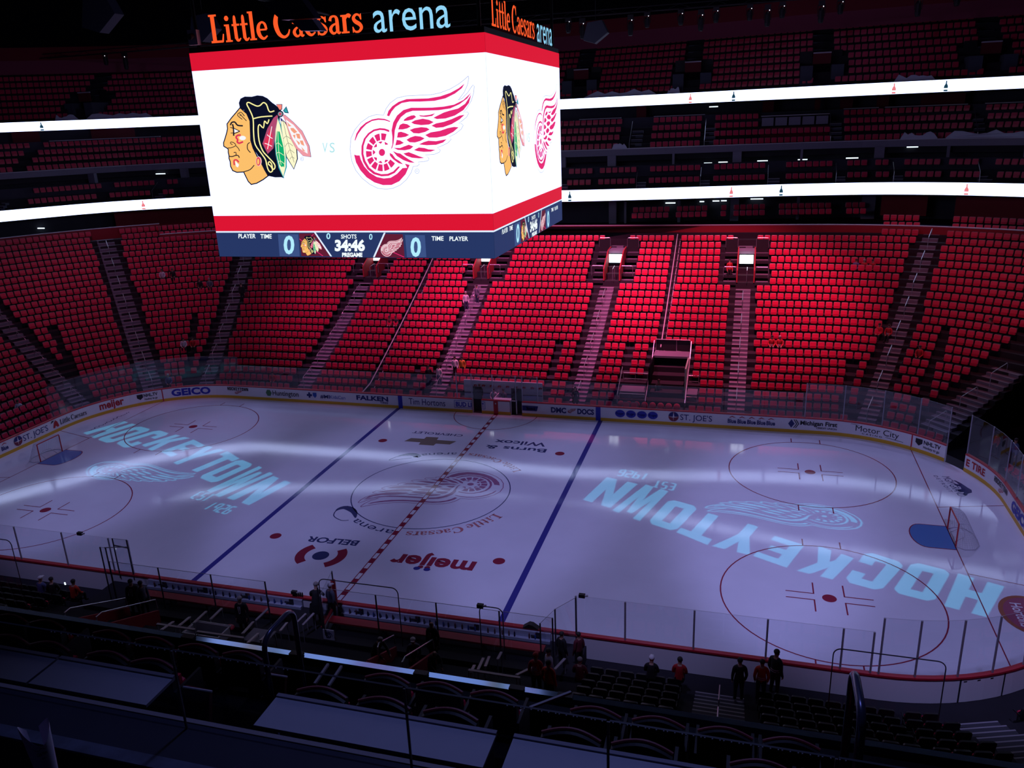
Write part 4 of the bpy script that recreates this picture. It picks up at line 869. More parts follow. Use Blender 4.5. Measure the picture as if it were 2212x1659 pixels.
STAIRD = mat('dark_blue_stair', (0.06, 0.07, 0.10), 0.8)
for x, nm in ((.1, 'upper stairs nearest the scoreboard'), (11.17, 'upper stairs second right of the scoreboard'), (22.3, 'upper stairs third right of the scoreboard'), (35.0, 'upper stairs at the far right'), (-51.2, 'upper stairs left of the scoreboard')):
    t = tag(empty('upper_portal'), 'dark entry portal and '+nm, 'portal')
    b = MB()
    for r in range(4, 10): b.box(x-.7, x+.7, YU(x)+.75+.8*r, YU(x)+1.5+.8*r, 21.7+.655*r, 21.79+.655*r, STAIRD)
    b.obj('steps', t)
    for sx in (-1, 1):
        b = MB(); b.box(x+sx*1.25-.5, x+sx*1.25+.5, YU(x)+1.5, YU(x)+3.95, 22.0, 23.6, STAIRD); b.obj('side_stair', t)
        b = MB(); b.box(x+sx*1.25-.5, x+sx*1.25+.5, YU(x)+4.0, YU(x)+4.05, 23.9, 24.9, BLACK); b.obj('guard_panel', t)
    b = MB(); b.box(x-.74, x+.74, YU(x)+2.6, YU(x)+2.75, 23.75, 24.6, REDD); b.obj('header_panel', t)
    b = MB(); b.box(x-.74, x+.74, YU(x)+2.55, YU(x)+2.8, 24.6, 24.7, GREYL); b.obj('header_cap', t)
    b = MB(); b.box(x-.7, x+.7, YU(x)+2.7, YU(x)+2.8, 21.7, 23.75, DARK); b.obj('opening', t)
for xs, Y_, z, d, nm in (([(5.3, 7.95), (12.7, 13.6), (23.4, 24.4), (34.4, 35.2)], YL, 16.9, 3.3, 'club'), ([(-.1, 1.05), (7.1, 7.9), (12.6, 13.4), (18.3, 19.3), (23.9, 24.7), (28.4, 29.2), (34.4, 35.4), (-51.8, -49), (-41.4, -40.4)], YL, 13.92, .9, 'suite')):
    for i, (a, c) in enumerate(xs):
        t = tag(empty(nm+'_stairs'), f"{'pale edged' if nm == 'suite' else 'narrow dark'} stairs between {nm} seat blocks, {ORD[i+1]} {'counted rightward' if c > 0 else 'past the right end'} beside the screens", 'stairs', nm+' level stairs')
        t['label'] = (f"small stairs with pale edges among the suite seats, {ORD[i+1]} in line" if nm == 'suite' else f"narrow dark stairs among the club seats, {ORD[i+1]} right of the scoreboard"); del t['group']
        m_ = (a+c)/2; w2 = min(.5, (c-a)/2); b = MB(); e = MB()
        for k in range(6 if nm == 'club' else 4):
            z_ = z+(.365*k if nm == 'club' else .23*k); y_ = Y_(m_)+d+(.42*k if nm == 'club' else .3*k); b.box(m_-w2, m_+w2, y_, y_+.42, z_-.2, z_+.02, STAIRD); e.box(m_-w2, m_+w2, y_-.02, y_+.03, z_+.0, z_+.035, GREYL if nm == 'suite' else NOSE)
        b.obj('steps', t); e.obj('step_edges', t)
        r = MB(); r.tube([(m_-w2, Y_(m_)+d, z), (m_-w2, Y_(m_)+d, z+.85), (m_-w2, Y_(m_)+d+(2.2 if nm == 'club' else 1.1), z+(2.7 if nm == 'club' else 1.6))], .025, STEEL, 6); r.obj('handrail', t)
# ribbon boards
BOT = [(-.35,0),(.35,0),(.35,.45),(.3,.55),(.12,.72),(.1,1),(-.1,1),(-.12,.72),(-.3,.55),(-.35,.45)]
PINK = glow('screen_pink', (.85, .22, .24), 1.0); TEALB = glow('screen_bottle', (.012, .05, .08), 1.0)
for nm, Y_, z0, z1, bots, lab in (('lower', YL, 13.02, 14.0, ((1.39, 0), (19.44, 0), (-50.2, 0), (15.3, 1), (33.5, 1), (-41.6, 1)), 'long glowing white ribbon screen along the suite level'),
                                   ('upper', YU, 20.97, 21.89, ((15.04, 0), (31.57, 0), (-53.6, 0), (11.2, 1), (27.8, 1), (-57.6, 1)), 'long glowing white ribbon screen along the upper tier')):
    t = tag(empty('ribbon_screen'), lab, 'ribbon screen')
    b = MB(); ywall(b, Y_, 0, z0, z1, LEDW); b.obj('lit_screen', t)
    b = MB(); yslab(b, Y_, .01, .12, z0-.07, z1+.05, BLACK); b.obj('casing', t)
    for x, k in bots:
        b = MB(); h = (z1-z0)*.88; sl = (Y_(x+.5)-Y_(x-.5)); b.poly([(x+u*.42, Y_(x)-.03+u*.42*sl, z0+.03+v*h) for u, v in BOT], PINK if k else TEALB)
        b.poly([(x+u*.42, Y_(x)-.04+u*.42*sl, z0+.03+v*h) for u, v in [(-.33, .16), (.33, .16), (.33, .3), (-.33, .3)]], LEDW); b.obj('advert_bottle', t)
# pale wavy sheets standing in for ribbon light reflected in the rail glass
REFL = mat('pale_reflection', (.55, .60, .72), .8)
for x0, x1, Y_, dy, z, lab in ((28.9, 31.6, YL, 2.8, 17.35, 'pale reflection of ribbon light above the grey fascia, left one of two'), (32.2, 37.7, YL, 2.8, 17.35, 'longer pale reflection of ribbon light above the grey fascia, right one of two'), (4.7, 6.0, YL, 2.8, 17.35, 'small pale reflection of ribbon light on the grey fascia beside the scoreboard'),
      (.8, 8.0, YU, .3, 21.9, 'long pale reflection over the upper ribbon beside the scoreboard'), (9.0, 10.2, YU, .3, 21.9, 'short pale reflection over the upper ribbon'), (27.8, 30.8, YU, .3, 21.9, 'pale reflection over the upper ribbon at far right'), (-62, -57.5, YU, .3, 21.9, 'pale reflection over the upper ribbon at far left'), (-52.6, -50.6, YU, .3, 21.9, 'pale reflection on the upper ribbon left of the scoreboard'), (-50, -44, YU, .3, 21.9, 'wavy pale reflection on the upper ribbon left of the scoreboard')):
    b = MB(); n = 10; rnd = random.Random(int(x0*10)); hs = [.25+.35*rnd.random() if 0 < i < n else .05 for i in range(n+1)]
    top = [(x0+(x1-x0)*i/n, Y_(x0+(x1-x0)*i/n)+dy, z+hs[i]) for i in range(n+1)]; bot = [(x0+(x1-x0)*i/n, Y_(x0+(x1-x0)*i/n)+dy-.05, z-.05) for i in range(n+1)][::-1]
    b.extr(top+bot, (0, .03, 0), REFL); tag(b.obj('rail_reflection'), lab, 'cloth')
_cnt = {}
for x, y, z, k, w2 in ((9.85, 3.6, 12.31, 0, .45), (12.66, 3.6, 12.36, 0, .2), (13.9, 3.6, 12.38, 0, .3), (14.6, 3.6, 12.38, 0, .25), (17.49, 3.6, 12.46, 0, .55), (-49.6, 3.6, 11.9, 0, .5), (13.1, 3.2, 15.78, 1, .35), (14.4, 3.2, 15.82, 1, .4), (17.8, 3.2, 15.82, 1, .45), (21.2, 3.2, 15.82, 1, .4), (25.3, 3.2, 15.84, 1, .5), (30.4, 3.3, 16.66, 1, .9), (-42, 3.3, 16.3, 1, 1.1), (11.0, 8.0, 21.0, 2, .35), (-1, 8.0, 21.2, 2, .4), (13.2, 8.0, 20.6, 2, .4)):
    side_ = 'right of the scoreboard' if x > 5 else 'left of the scoreboard' if x < -20 else 'behind the scoreboard edge'; _cnt[(k, side_)] = _cnt.get((k, side_), 0)+1; lab_ = f"{ORD[_cnt[(k, side_)]]} in line {side_}"
    b = MB(); b.box(x-w2, x+w2, YL(x)+y, YL(x)+y+.1, z-.04, z+.05, glow('suite_lamp', (.75, .9, 1.0), 1.6)); tag(b.obj('strip_lamp'), f"small glowing strip lamp, {('lower box level', 'suite level', 'concourse behind club seats')[k]}, {lab_}", 'lamp')
# framed table fronts in the club level
for x0, x1, lab in ((17.5, 23.3, 'row of pale framed tables among the club seats on the right'), (-64.6, -54.8, 'row of pale framed tables among the club seats at far left')):
    t = tag(empty('table_row'), lab, 'tables'); n = 5
    for i in range(n):
        xa = x0+(x1-x0)*i/n+.08; xb = x0+(x1-x0)*(i+1)/n-.08; b = MB(); b.box(xa, xb, YL(xa)+5.2, YL(xa)+5.26, 18.75, 19.45, GREYC); b.obj('table_front', t)
    b = MB(); b.beam((x0, YL(x0)+5.25, 19.6), (x1, YL(x1)+5.25, 19.6), .5, .06, GREYL); b.obj('table_top', t)
    b = MB(); yslab(b, YL, 4.95, 5.0, 17.6, 18.6, REDD, x0, x1); b.obj('red_panel', t)
# lighting truss and moving heads
t = tag(empty('lighting_truss'), 'black lighting truss along the top of the far stand', 'truss')
for dy, dz in ((0, 0), (.4, 0), (.2, .4)):
    b = MB(); b.tube([(-60, 36+dy, 28.3+dz), (42, 36+dy, 28.6+dz)], .05, BLACK, 6); b.obj('chord', t)
b = MB(); pts = []
for i in range(100): pts.append((-60+i*1.02, 36+(.4 if i % 2 else 0), 28.3+.003*i+(0 if i % 3 else .4)))
b.tube(pts, .025, BLACK, 4); b.obj('lacing', t)
names = ['first', 'second', 'third', 'fourth', 'fifth', 'sixth', 'seventh', 'eighth', 'ninth', 'tenth', 'eleventh', 'twelfth', 'thirteenth', 'fourteenth', 'fifteenth', 'sixteenth']
proto = None; LX = [(-48, 0), (-45.6, 1), (.9, 0), (2.15, 1), (6.33, 1), (7.74, 0), (10.56, 0), (12.21, 1), (13.43, 0), (16.13, 0), (17.54, 1), (18.67, 0), (21.67, 1), (23.1, 0), (28.8, 1), (31.5, 0)]
for i, (x, k) in enumerate(LX):
    if proto is None:
        proto = empty('stage_light'); b = MB(); b.box(-.22, .22, -.15, .15, .35, .6, BLACK); b.obj('base', proto)
        b = MB(); b.tube([(-.25, 0, .4), (-.25, 0, -.15), (.25, 0, -.15), (.25, 0, .4)], .03, BLACK, 6); b.obj('yoke', proto)
        b = MB(); b.tube([(0, 0, .25), (0, 0, .1), (0, -.02, -.35), (0, -.03, -.5)], [.12, .2, .2, .15], BLACK, 12); b.obj('lamp_head', proto)
        b = MB(); b.ell((.12, -.18, .3), (.03, .03, .03), glow('indicator', (.8, .85, 1), 2.5), 6, 4); b.obj('indicator', proto); r = proto
    else: r = copy_tree(proto)
    r.location = (x, 36, 27.75-(.35 if k else 0)); r.scale = (1.1, 1.1, 1.1 if k == 0 else 1.5)
    tag(r, f"black moving stage light hanging from the truss, {names[i]} from the left", 'stage light', 'moving lights on the truss')

# ------------------------------------------------------------------ lit portals at the top of the aisles
for cx, yb, nm in ((-16.4, 30.2, 'furthest left'), (-5.7, 30.2, 'left of centre, half under the scoreboard'), (5.95, 30.2, 'right of centre'), (16.85, 30.2, 'furthest right')):
    t = tag(empty('lit_portal'), 'brightly lit doorway portal in the far seats, '+nm, 'portal')
    for sx in (-1, 1):
        b = MB()
        b.extr([(cx+sx*.62, 28.1, 6.9), (cx+sx*.62, 28.1, 7.9), (cx+sx*.62, 30.4, 9.1), (cx+sx*.62, 32.0, 9.2), (cx+sx*.62, 32.0, 6.9)], (sx*.1, 0, 0), REDW); b.obj('side_wall', t)
        b = MB()
        for k in range(17, 22):
            for h in (0, 1):
                y0 = 12.95+OFF(k)-.72+.42*h; b.box(cx+sx*1.25-.5, cx+sx*1.25+.5, y0, y0+.42, 6.5, Zk(k)+.012-(0 if h else (Zk(k)-Zk(k-1))/2), STEP)
        b.obj('side_stairs', t)
        for (y0, z0) in ((28.35, 7.3), (32.2, 9.1)):
            b = MB(); x0 = cx+sx*1.25; b.tube([(x0-.5, y0, z0), (x0-.5, y0, z0+.75), (x0-.42, y0, z0+.83), (x0+.42, y0, z0+.83), (x0+.5, y0, z0+.75), (x0+.5, y0, z0)], .025, STEEL, 6); b.obj('guard_rail', t)
            if y0 > 30: b = MB(); b.box(x0-.48, x0+.48, y0+.05, y0+.08, z0-.4, z0+.7, BLACK); b.obj('guard_panel', t)
    b = MB(); b.box(cx-.6, cx+.6, 30.3, 30.4, 6.9, 8.2, DARK); b.obj('dark_opening', t)
    b = MB(); b.box(cx-.55, cx+.55, yb, yb+.08, 8.08, 8.80, glow('portal_light', (.85, .9, 1.0), 3.2)); b.obj('lit_panel', t)
    b = MB(); b.box(cx-.62, cx+.62, 30.5, 32.0, 8.85, 9.1, STEP); b.obj('roof_slab', t)
    b = MB(); b.tube([(cx+.1, 28.0, 7.0), (cx+.1, 28.0, 7.9), (cx+.1, 29.0, 8.0), (cx+.1, 29.0, 7.0)], .025, STEEL, 6); b.obj('handrail', t)
    if cx < -10:
        pass
# long diagonal cable covers down the blocks
for cx, y0, y1, lab in ((-10.95, 13.6, 33.4, 'thin metal rail running down the seats left of the centre stairs'), (10.93, 20.4, 33.4, 'thin metal rail running down the seats above the lit tunnel')):
    b = MB(); k0 = (y0-12.95-1.65)/.84; k1 = (y1-12.95-1.65)/.84; pts = [(cx, 12.95+OFF(k), Zk(max(0, k))+.75) for k in [k0+(k1-k0)*i/12 for i in range(13)]]; b.tube(pts, .045, GALV, 6)
    t = tag(empty('seat_block_rail'), lab, 'rail'); b.obj('rail', t)
    b = MB(); b.tube([(p[0]+.25, p[1], p[2]-.45) for p in pts], .03, GALV, 6); b.obj('lower_rail', t)
# ground level tunnel between the seats
TUNG = glow('tunnel_glow_wall', (.052, .075, .058), 1.0)
TUN = mat('tunnel_green_wall', (.30, .36, .30), .7)
t = tag(empty('tunnel_entrance'), 'pale green lit tunnel entrance in the far lower seats', 'tunnel')
b = MB(); b.box(11.35, 13.15, 24.0, 24.1, .02, 3.3, TUN); b.obj('end_wall', t)
b = MB(); b.box(10.5, 10.6, 16.3, 24.1, 0, 3.0, DARK); b.obj('side_wall', t); b = MB(); b.box(13.05, 13.15, 16.3, 24.1, 0, 3.0, TUN); b.obj('side_wall', t)
b = MB(); b.box(10.5, 13.15, 14.2, 24.1, .0, .03, mat('tunnel_floor', (.14, .09, .12), .6)); b.obj('tunnel_floor', t)
b = MB(); b.box(10.5, 13.15, 19.2, 21.0, 2.9, 3.05, STEP); b.obj('roof_slab', t)
b = MB(); b.box(11.3, 11.45, 21.5, 23.9, 1.4, 2.9, glow('tunnel_lamp', (.75, .8, .72), 1.0)); b.obj('lit_door', t)
for dx0, dx1 in ((10.55, 12.1), (12.1, 13.1)):
    b = MB(); b.tube([(dx0, 20.6, 3.0), (dx0, 20.6, 3.95), (dx1, 20.6, 3.95), (dx1, 20.6, 3.0), (dx0, 20.6, 3.05)], .03, STEEL, 6); b.obj('guard_rail', t)
    b = MB(); b.quad((dx0, 20.65, 3.05), (dx1, 20.65, 3.05), (dx1, 20.65, 3.9), (dx0, 20.65, 3.9), BLACK); b.obj('guard_panel', t)
for sx, x0 in ((-1, 10.45), (1, 13.2)):
    b = MB(); b.tube([(x0, 15.0, .9), (x0, 16.2, 1.5), (x0, 17.5, 2.1), (x0, 19.2, 2.9), (x0, 20.4, 3.9)], .035, STEEL, 6); b.obj('sloping_rail', t)
bl = bpy.data.lights.new('tunnel_lamp', 'AREA'); bl.energy = 60; bl.color = (.8, 1.0, .78); bl.size = 1.2; o = bpy.data.objects.new('tunnel_lamp', bl); col.objects.link(o); o.location = (12.2, 21.8, 2.85); o.rotation_euler = (-.5, 0, 0)
for x0, x1, lab in ((8.5, 10.3, 'steel railed wheelchair platform left of the tunnel entrance'), (13.25, 13.95, 'narrow steel railed platform right of the tunnel entrance')):
    t = tag(empty('railed_platform'), lab, 'platform')
    b = MB(); b.box(x0, x1, 15.9, 17.9, 0, 1.25, STEP); b.obj('deck', t)
    for y0, z0 in ((17.7, 1.25), (15.85, .25)):
        b = MB(); n = 2 if x1-x0 > 1 else 1
        for i in range(n):
            a, c = x0+(x1-x0)*i/n, x0+(x1-x0)*(i+1)/n; b.tube([(a, y0, z0), (a, y0, z0+.85), (c, y0, z0+.85), (c, y0, z0)], .028, STEEL, 6); b.tube([(a, y0, z0+.4), (c, y0, z0+.4)], .02, STEEL, 6)
        b.obj('guard_rail', t)
    b = MB(); b.tube([(x0-.08, 15.3, .3), (x0-.08, 15.3, 1.2), (x0-.08, 17.8, 2.5)], .03, STEEL, 6); b.obj('side_rail', t)
for i in range(8):
    x = 8.75+i*.56; root = empty('folded_seat', (x, 14.9, .0)); b = MB(); b.ell((0, 0, .62), (.24, .1, .26), SEATR, 12, 8); b.obj('cushion', root, True); b = MB(); b.box(-.2, .2, .0, .06, 0, .5, SHELL); b.obj('base', root)
    tag(root, f"round topped red seat behind the boards below the tunnel, {ORD[i+1]} from the left", 'seat', 'round red seats at the tunnel')
# penalty boxes
t = tag(empty('penalty_box'), 'white walled penalty box row with small red lettering', 'penalty box')
b = MB(); b.box(-2.9, 3.1, 14.5, 14.6, .3, 2.0, mat('penalty_white', (.6, .6, .66), .5)); b.obj('back_wall', t)
b = MB(); b.box(-2.9, 3.1, 14.46, 14.49, 1.02, 1.06, INK); b.obj('seam', t)
for i in range(9):
    b = MB(); b_x = -2.2+i*.62; put2d(b, text2d('gulf', 0), lambda u, v: (b_x+.42*u, 14.47, 1.42+.16*v), ADR) if i < 0 else b.poly([(b_x+a, 14.47, 1.45+c) for a, c in ((0,0),(.08,.16),(.14,.04),(.2,.17),(.27,.05),(.34,.18),(.44,.16),(.3,.22),(.22,.24),(.1,.22),(.03,.1))], ADR); b.obj('red_lettering', t)
b = MB(); b.box(-2.9, 3.1, 13.9, 14.3, .55, .62, ADB); b.obj('bench', t); b = MB(); b.box(-.25, 1.45, 13.1, 13.6, 1.0, 1.05, WHITE); b.obj('scorer_table', t)
for x in (-1.8, -.22, 1.5):
    b = MB(); b.box(x-.03, x+.03, 13.1, 14.5, .02, 1.1, WHITE); b.obj('divider', t)

# ------------------------------------------------------------------ scoreboard
sb = tag(empty('scoreboard', (0, 0, 0)), 'huge four sided hanging scoreboard with bright white team screens', 'scoreboard')
X0, X1, Y0, Y1 = -6.98, 6.57, -6.65, 6.62
b = MB(); b.box(X0+.03, X1-.03, Y0+.03, Y1-.03, 14.6, 23.5, BLACK); b.obj('body', sb)
b = MB(); b.box(X0+.02, X1-.02, Y0+.02, Y1-.02, 23.5, 23.72, BLACK); b.obj('top_band', sb)
FA = {'front': lambda u, z, L: (u, Y0-.004-.006*L, z), 'right': lambda u, z, L: (X1+.004+.006*L, (u-X0)/(X1-X0)*(Y1-Y0)+Y0, z),
      'back': lambda u, z, L: (X0+X1-u, Y1+.004+.006*L, z), 'left': lambda u, z, L: (X0-.004-.006*L, Y1-(u-X0)/(X1-X0)*(Y1-Y0), z)}
cK = glow('ink_black', (.0035, .005, .02)); CH = dict(k=cK, skin=glow('skin', (.98, .53, .15)), yel=glow('lemon', (1.0, .93, .38)), red=glow('logo_crimson', (.75, .035, .10)), wh=glow('logo_white', (.95, .95, 1.0)), teal=glow('logo_teal', (.03, .36, .40)), green=glow('logo_green', (.005, .44, .16)), cream=glow('logo_cream', (.98, .95, .62)), pink=glow('logo_pink', (.88, .33, .38)), salmon=glow('logo_salmon', (.93, .36, .22)), plum=glow('logo_plum', (.45, .07, .17)), grey=glow('logo_grey', (.25, .28, .32)), navy=glow('logo_navy', (.01, .01, .25)), coral=glow('logo_coral', (1.0, .25, .2)), pinkl=glow('logo_pale', (.95, .6, .55)))
cW = glow('wing_red', (.80, .022, .17)); cL = glow('outline_grey', (.28, .28, .30)); cWT = glow('text_white', (.85, .95, .98), 1.1); cTX = glow('vs_teal', (.45, .78, .78)); cT2 = glow('digit_blue', (.45, .85, 1.0), 1.0)
cPAN = glow('panel_navy', (.045, .085, .24)); cWN = glow('panel_wine', (.12, .012, .035)); cLN = glow('line_white', (.7, .8, 1.0), 1.1); cWW = glow('small_wing_white', (.85, .62, .68)); cWP = glow('small_wing_red', (.45, .06, .12))
H_BOT = hom([0.00638805,-0.000633425,-6.95647,0.000743175,-0.00661618,16.8462,4.79213e-05,-5.43269e-05])
for fn, F in FA.items():
    sc_ = {}
    def R(x0, x1, z0, z1, m, nm, L=0):
        q = MB(); q.quad(F(x0, z0, L), F(x1, z0, L), F(x1, z1, L), F(x0, z1, L), m); return q.obj(nm, sb)
    screen = R(X0, X1, 16.5, 22.77, SCRW, 'video_screen')
    R(X0, X1, 22.77, 23.5, SCRR, 'red_band'); R(X0, X1, 15.80, 16.5, SCRR, 'red_band'); R(X0, X1, 15.73, 15.80, cLN, 'white_line')
    panel = R(X0, X1, 14.62, 15.73, SCRN, 'score_panel')
    if fn in ('back', 'left'): continue
    q = MB(); draw_head(q, lambda x, y, L: F(*H_HEAD(x, y), 1+L), CH); q.obj('head_emblem', screen)
    q = MB(); draw_wing(q, lambda x, y, L: F(*H_WING(x, y), 1+L), cW, cL); q.obj('wheel_emblem', screen)
    q = MB()
    for s_, (x0, x1), (y0, y1) in (('V', (1402, 1468), (1003, 878)), ('S', (1495, 1560), (1003, 878))):
        put2d(q, text2d(s_, .0), lambda u, v: F(*H_HEAD(x0+(x1-x0)*u, y0+(y1-y0)*v), 1), cTX)
    for cx, cy, hh in ((1142, 1085, H_HEAD), (955, 1302, H_WING)):
        ci = circ(cx, cy, 20 if cx > 1000 else 26, 24 if cx > 1000 else 30, 16); v, f = ribbon2d(ci+[ci[0]], 4); q.add([F(*hh(x, y), 1) for x, y in v], f, cL); put2d(q, text2d('R'), lambda u, v: F(*hh(cx-8+16*u, cy+10-20*v), 1), cL)
    q.obj('versus_text', screen)
    q = MB(); P4 = lambda pts, m, L: q.poly([F(*H_BOT(x, y), L) for x, y in pts], m)
    P4([(518,205),(680,207),(692,382),(532,380)], cPAN, 1); P4([(1530,212),(1688,214),(1700,388),(1546,390)], cPAN, 1)
    P4([(686,200),(812,198),(940,382),(706,380)], cWN, 1); P4([(1362,204),(1512,206),(1528,392),(1284,388)], cWN, 1)
    for l in ([(806,192),(820,192),(950,382),(936,382)], [(1362,194),(1376,194),(1290,388),(1276,388)]): P4(l, cLN, 2)
    for l in ([(690,240),(880,378),(874,380),(690,246)], [(1330,300),(1525,385),(1522,390),(1328,304)], [(700,300),(800,205),(806,205),(704,304)]): P4(l, cW, 2)
    def T(s_, x0, x1, y0, y1, m, bold=.02): put2d(q, text2d(s_, bold), lambda u, v: F(*H_BOT(x0+(x1-x0)*u, y1+(y0-y1)*v), 3), m)
    T('PLAYER', 205, 342, 203, 237, cWT); T('TIME', 380, 470, 205, 239, cWT); T('0', 565, 650, 222, 358, cT2, .03); T('0', 905, 937, 198, 243, cT2); T('SHOTS', 1022, 1145, 208, 240, cWT)
    T('0', 1245, 1272, 204, 248, cT2); T('34:46', 972, 1212, 255, 335, cWT, .05); T('PREGAME', 1030, 1192, 354, 384, cWT, .05); T('0', 1575, 1658, 236, 378, cT2, .03); T('TIME', 1742, 1838, 222, 256, cWT); T('PLAYER', 1885, 2033, 224, 258, cWT)
    q.obj('score_lettering', panel)
    q = MB(); draw_head(q, lambda x, y, L: F(*H_BOT(700+(x-135)/1130*172, 216+(y-272)/1155*162), 3+L*.5), CH); q.obj('small_head_emblem', panel)
    q = MB(); draw_wing(q, lambda x, y, L: F(*H_BOT(1338+(x-97)/1590*176, 384-(1533-y)/1450*152), 3+L), cWP, None, cWW); q.obj('small_wheel_emblem', panel)
    SO = glow('sign_orange', (1.0, .105, .022), 1.0); SBL = glow('sign_blue', (.28, .66, .92), 1.0)
    q = MB(); put2d(q, serif2d('Little Caesars'), lambda u, v: F(-5.85+7.25*u, 23.84+1.12*v, -8), SO); q.obj('sign_lettering', sb)
    q = MB(); put2d(q, text2d('arena', -.0), lambda u, v: F(1.85+3.3*u, 23.78+1.22*v, -8), SBL); q.obj('sign_lettering', sb)
b = MB()
for x in (X0+.3, X1-.3):
    for y in (Y0+.3, Y1-.3): b.tube([(x, y, 23.7), (x, y, 26.5)], .08, BLACK, 6)
b.tube([(X0+.3, Y0+.3, 26.3), (X1-.3, Y0+.3, 26.3), (X1-.3, Y1-.3, 26.3), (X0+.3, Y1-.3, 26.3), (X0+.3, Y0+.3, 26.3)], .08, BLACK, 6); b.obj('hanging_frame', sb)
SPK = mat('speaker_blue_grey', (.16, .20, .36), .5)
t = tag(empty('hanging_speaker'), 'blue grey hanging speaker panels overlapping the sign letters', 'speaker')
b = MB(); b.extr([(-1.75, -9.0, 24.92), (.05, -9.0, 24.88), (.55, -9.0, 24.2), (-.92, -9.0, 24.22)], (.1, .35, 0), mat('speaker_dark', (.05, .06, .13), .5)); b.obj('upper_cabinet', t)
b = MB(); b.extr([(-.55, -9.02, 24.19), (.42, -9.02, 24.16), (.72, -9.02, 23.74), (-.1, -9.02, 23.78)], (.1, .35, 0), SPK); b.obj('lower_cabinet', t)
b = MB(); b.tube([(-.8, -8.9, 24.9), (-.8, -8.9, 27.5)], .02, BLACK, 4); b.obj('hanging_cable', t)
for (x, y, z, s_, lab) in ((6.1, 20, 25.7, 1.0, 'black hanging speaker box right of the scoreboard'), (-21.5, 5, 27.3, 1.5, 'dark hanging speaker box high left of the scoreboard'), (-16.5, 8, 26.4, 1.1, 'lower dark hanging speaker box left of the scoreboard')):
    t = tag(empty('hanging_speaker'), lab, 'speaker'); b = MB(); b.extr([(x-s_*.8, y, z-.5*s_), (x-s_*.5, y, z+.6*s_), (x+s_*.5, y, z+.7*s_), (x+s_*.9, y, z-.1*s_), (x, y, z-.75*s_)], (0, .8, 0), mat('speaker_black', (.012, .014, .035), .6)); b.obj('cabinet', t)
    b = MB(); b.tube([(x, y+.4, z+.5), (x, y+.4, z+6)], .02, BLACK, 4); b.obj('hanging_cable', t)
t = tag(empty('robotic_camera'), 'small pale camera at the upper left corner of the scoreboard', 'camera')
b = MB(); b.box(-6.75, -6.3, -6.9, -6.65, 23.8, 24.4, WHITE); b.obj('body', t); b = MB(); b.tube([(-6.5, -6.9, 24.15), (-6.5, -7.15, 24.1)], .12, BLACK, 10); b.obj('lens', t)

# ------------------------------------------------------------------ goals
GRED = mat('goal_red_pipe', (.50, .02, .03), .35); NETM = mat('net_cord', (.55, .55, .62), .8)
for sx, lab in ((-1, 'hockey goal with red frame at the left end of the ice'), (1, 'hockey goal with red frame at the right end of the ice')):
    t = tag(empty('hockey_goal', (sx*27.13, 0, 0)), lab, 'goal'); bk = lambda d: sx*d
    b = MB(); b.tube([(0, -.915, 0), (0, -.915, 1.18), (0, -.90, 1.22), (0, .90, 1.22), (0, .915, 1.18), (0, .915, 0)], .035, GRED, 8); b.obj('goal_frame', t)
    base = [(0, -.915), (.35, -1.15), (.8, -1.05), (1.08, -.6), (1.12, 0), (1.08, .6), (.8, 1.05), (.35, 1.15), (0, .915)]; top = [(0, -.915), (.2, -.9), (.4, -.8), (.5, -.45), (.52, 0), (.5, .45), (.4, .8), (.2, .9), (0, .915)]
    b = MB(); b.tube([(bk(x), y, .03) for x, y in base], .025, NETM, 6); b.obj('base_pipe', t)
    b = MB(); sb_, stp = smooth2(base, 4), smooth2(top, 4)
    for p, q_ in zip(sb_, stp): b.tube([(bk(p[0]), p[1], .03), (bk(q_[0]), q_[1], 1.2)], .006, NETM, 3, cap=False)
    for j in range(1, 12):
        f_ = j/12; b.tube([(bk(p[0]+(q_[0]-p[0])*f_), p[1]+(q_[1]-p[1])*f_, .03+1.17*f_) for p, q_ in zip(sb_, stp)], .006, NETM, 3, cap=False)
    for q_ in stp: b.tube([(bk(q_[0]), q_[1], 1.2), (0, q_[1], 1.2)], .006, NETM, 3, cap=False)
    for j in range(1, 5): b.tube([(bk(.1*j), -.88, 1.2), (bk(.1*j), .88, 1.2)], .006, NETM, 3, cap=False)
    b.obj('net', t)
    b = MB(); b.tube([(bk(.0), -.5, .03), (bk(.45), -.45, .35), (bk(.52), 0, .42), (bk(.45), .45, .35), (bk(.0), .5, .03)], .02, NETM, 6); b.obj('inner_pad', t)

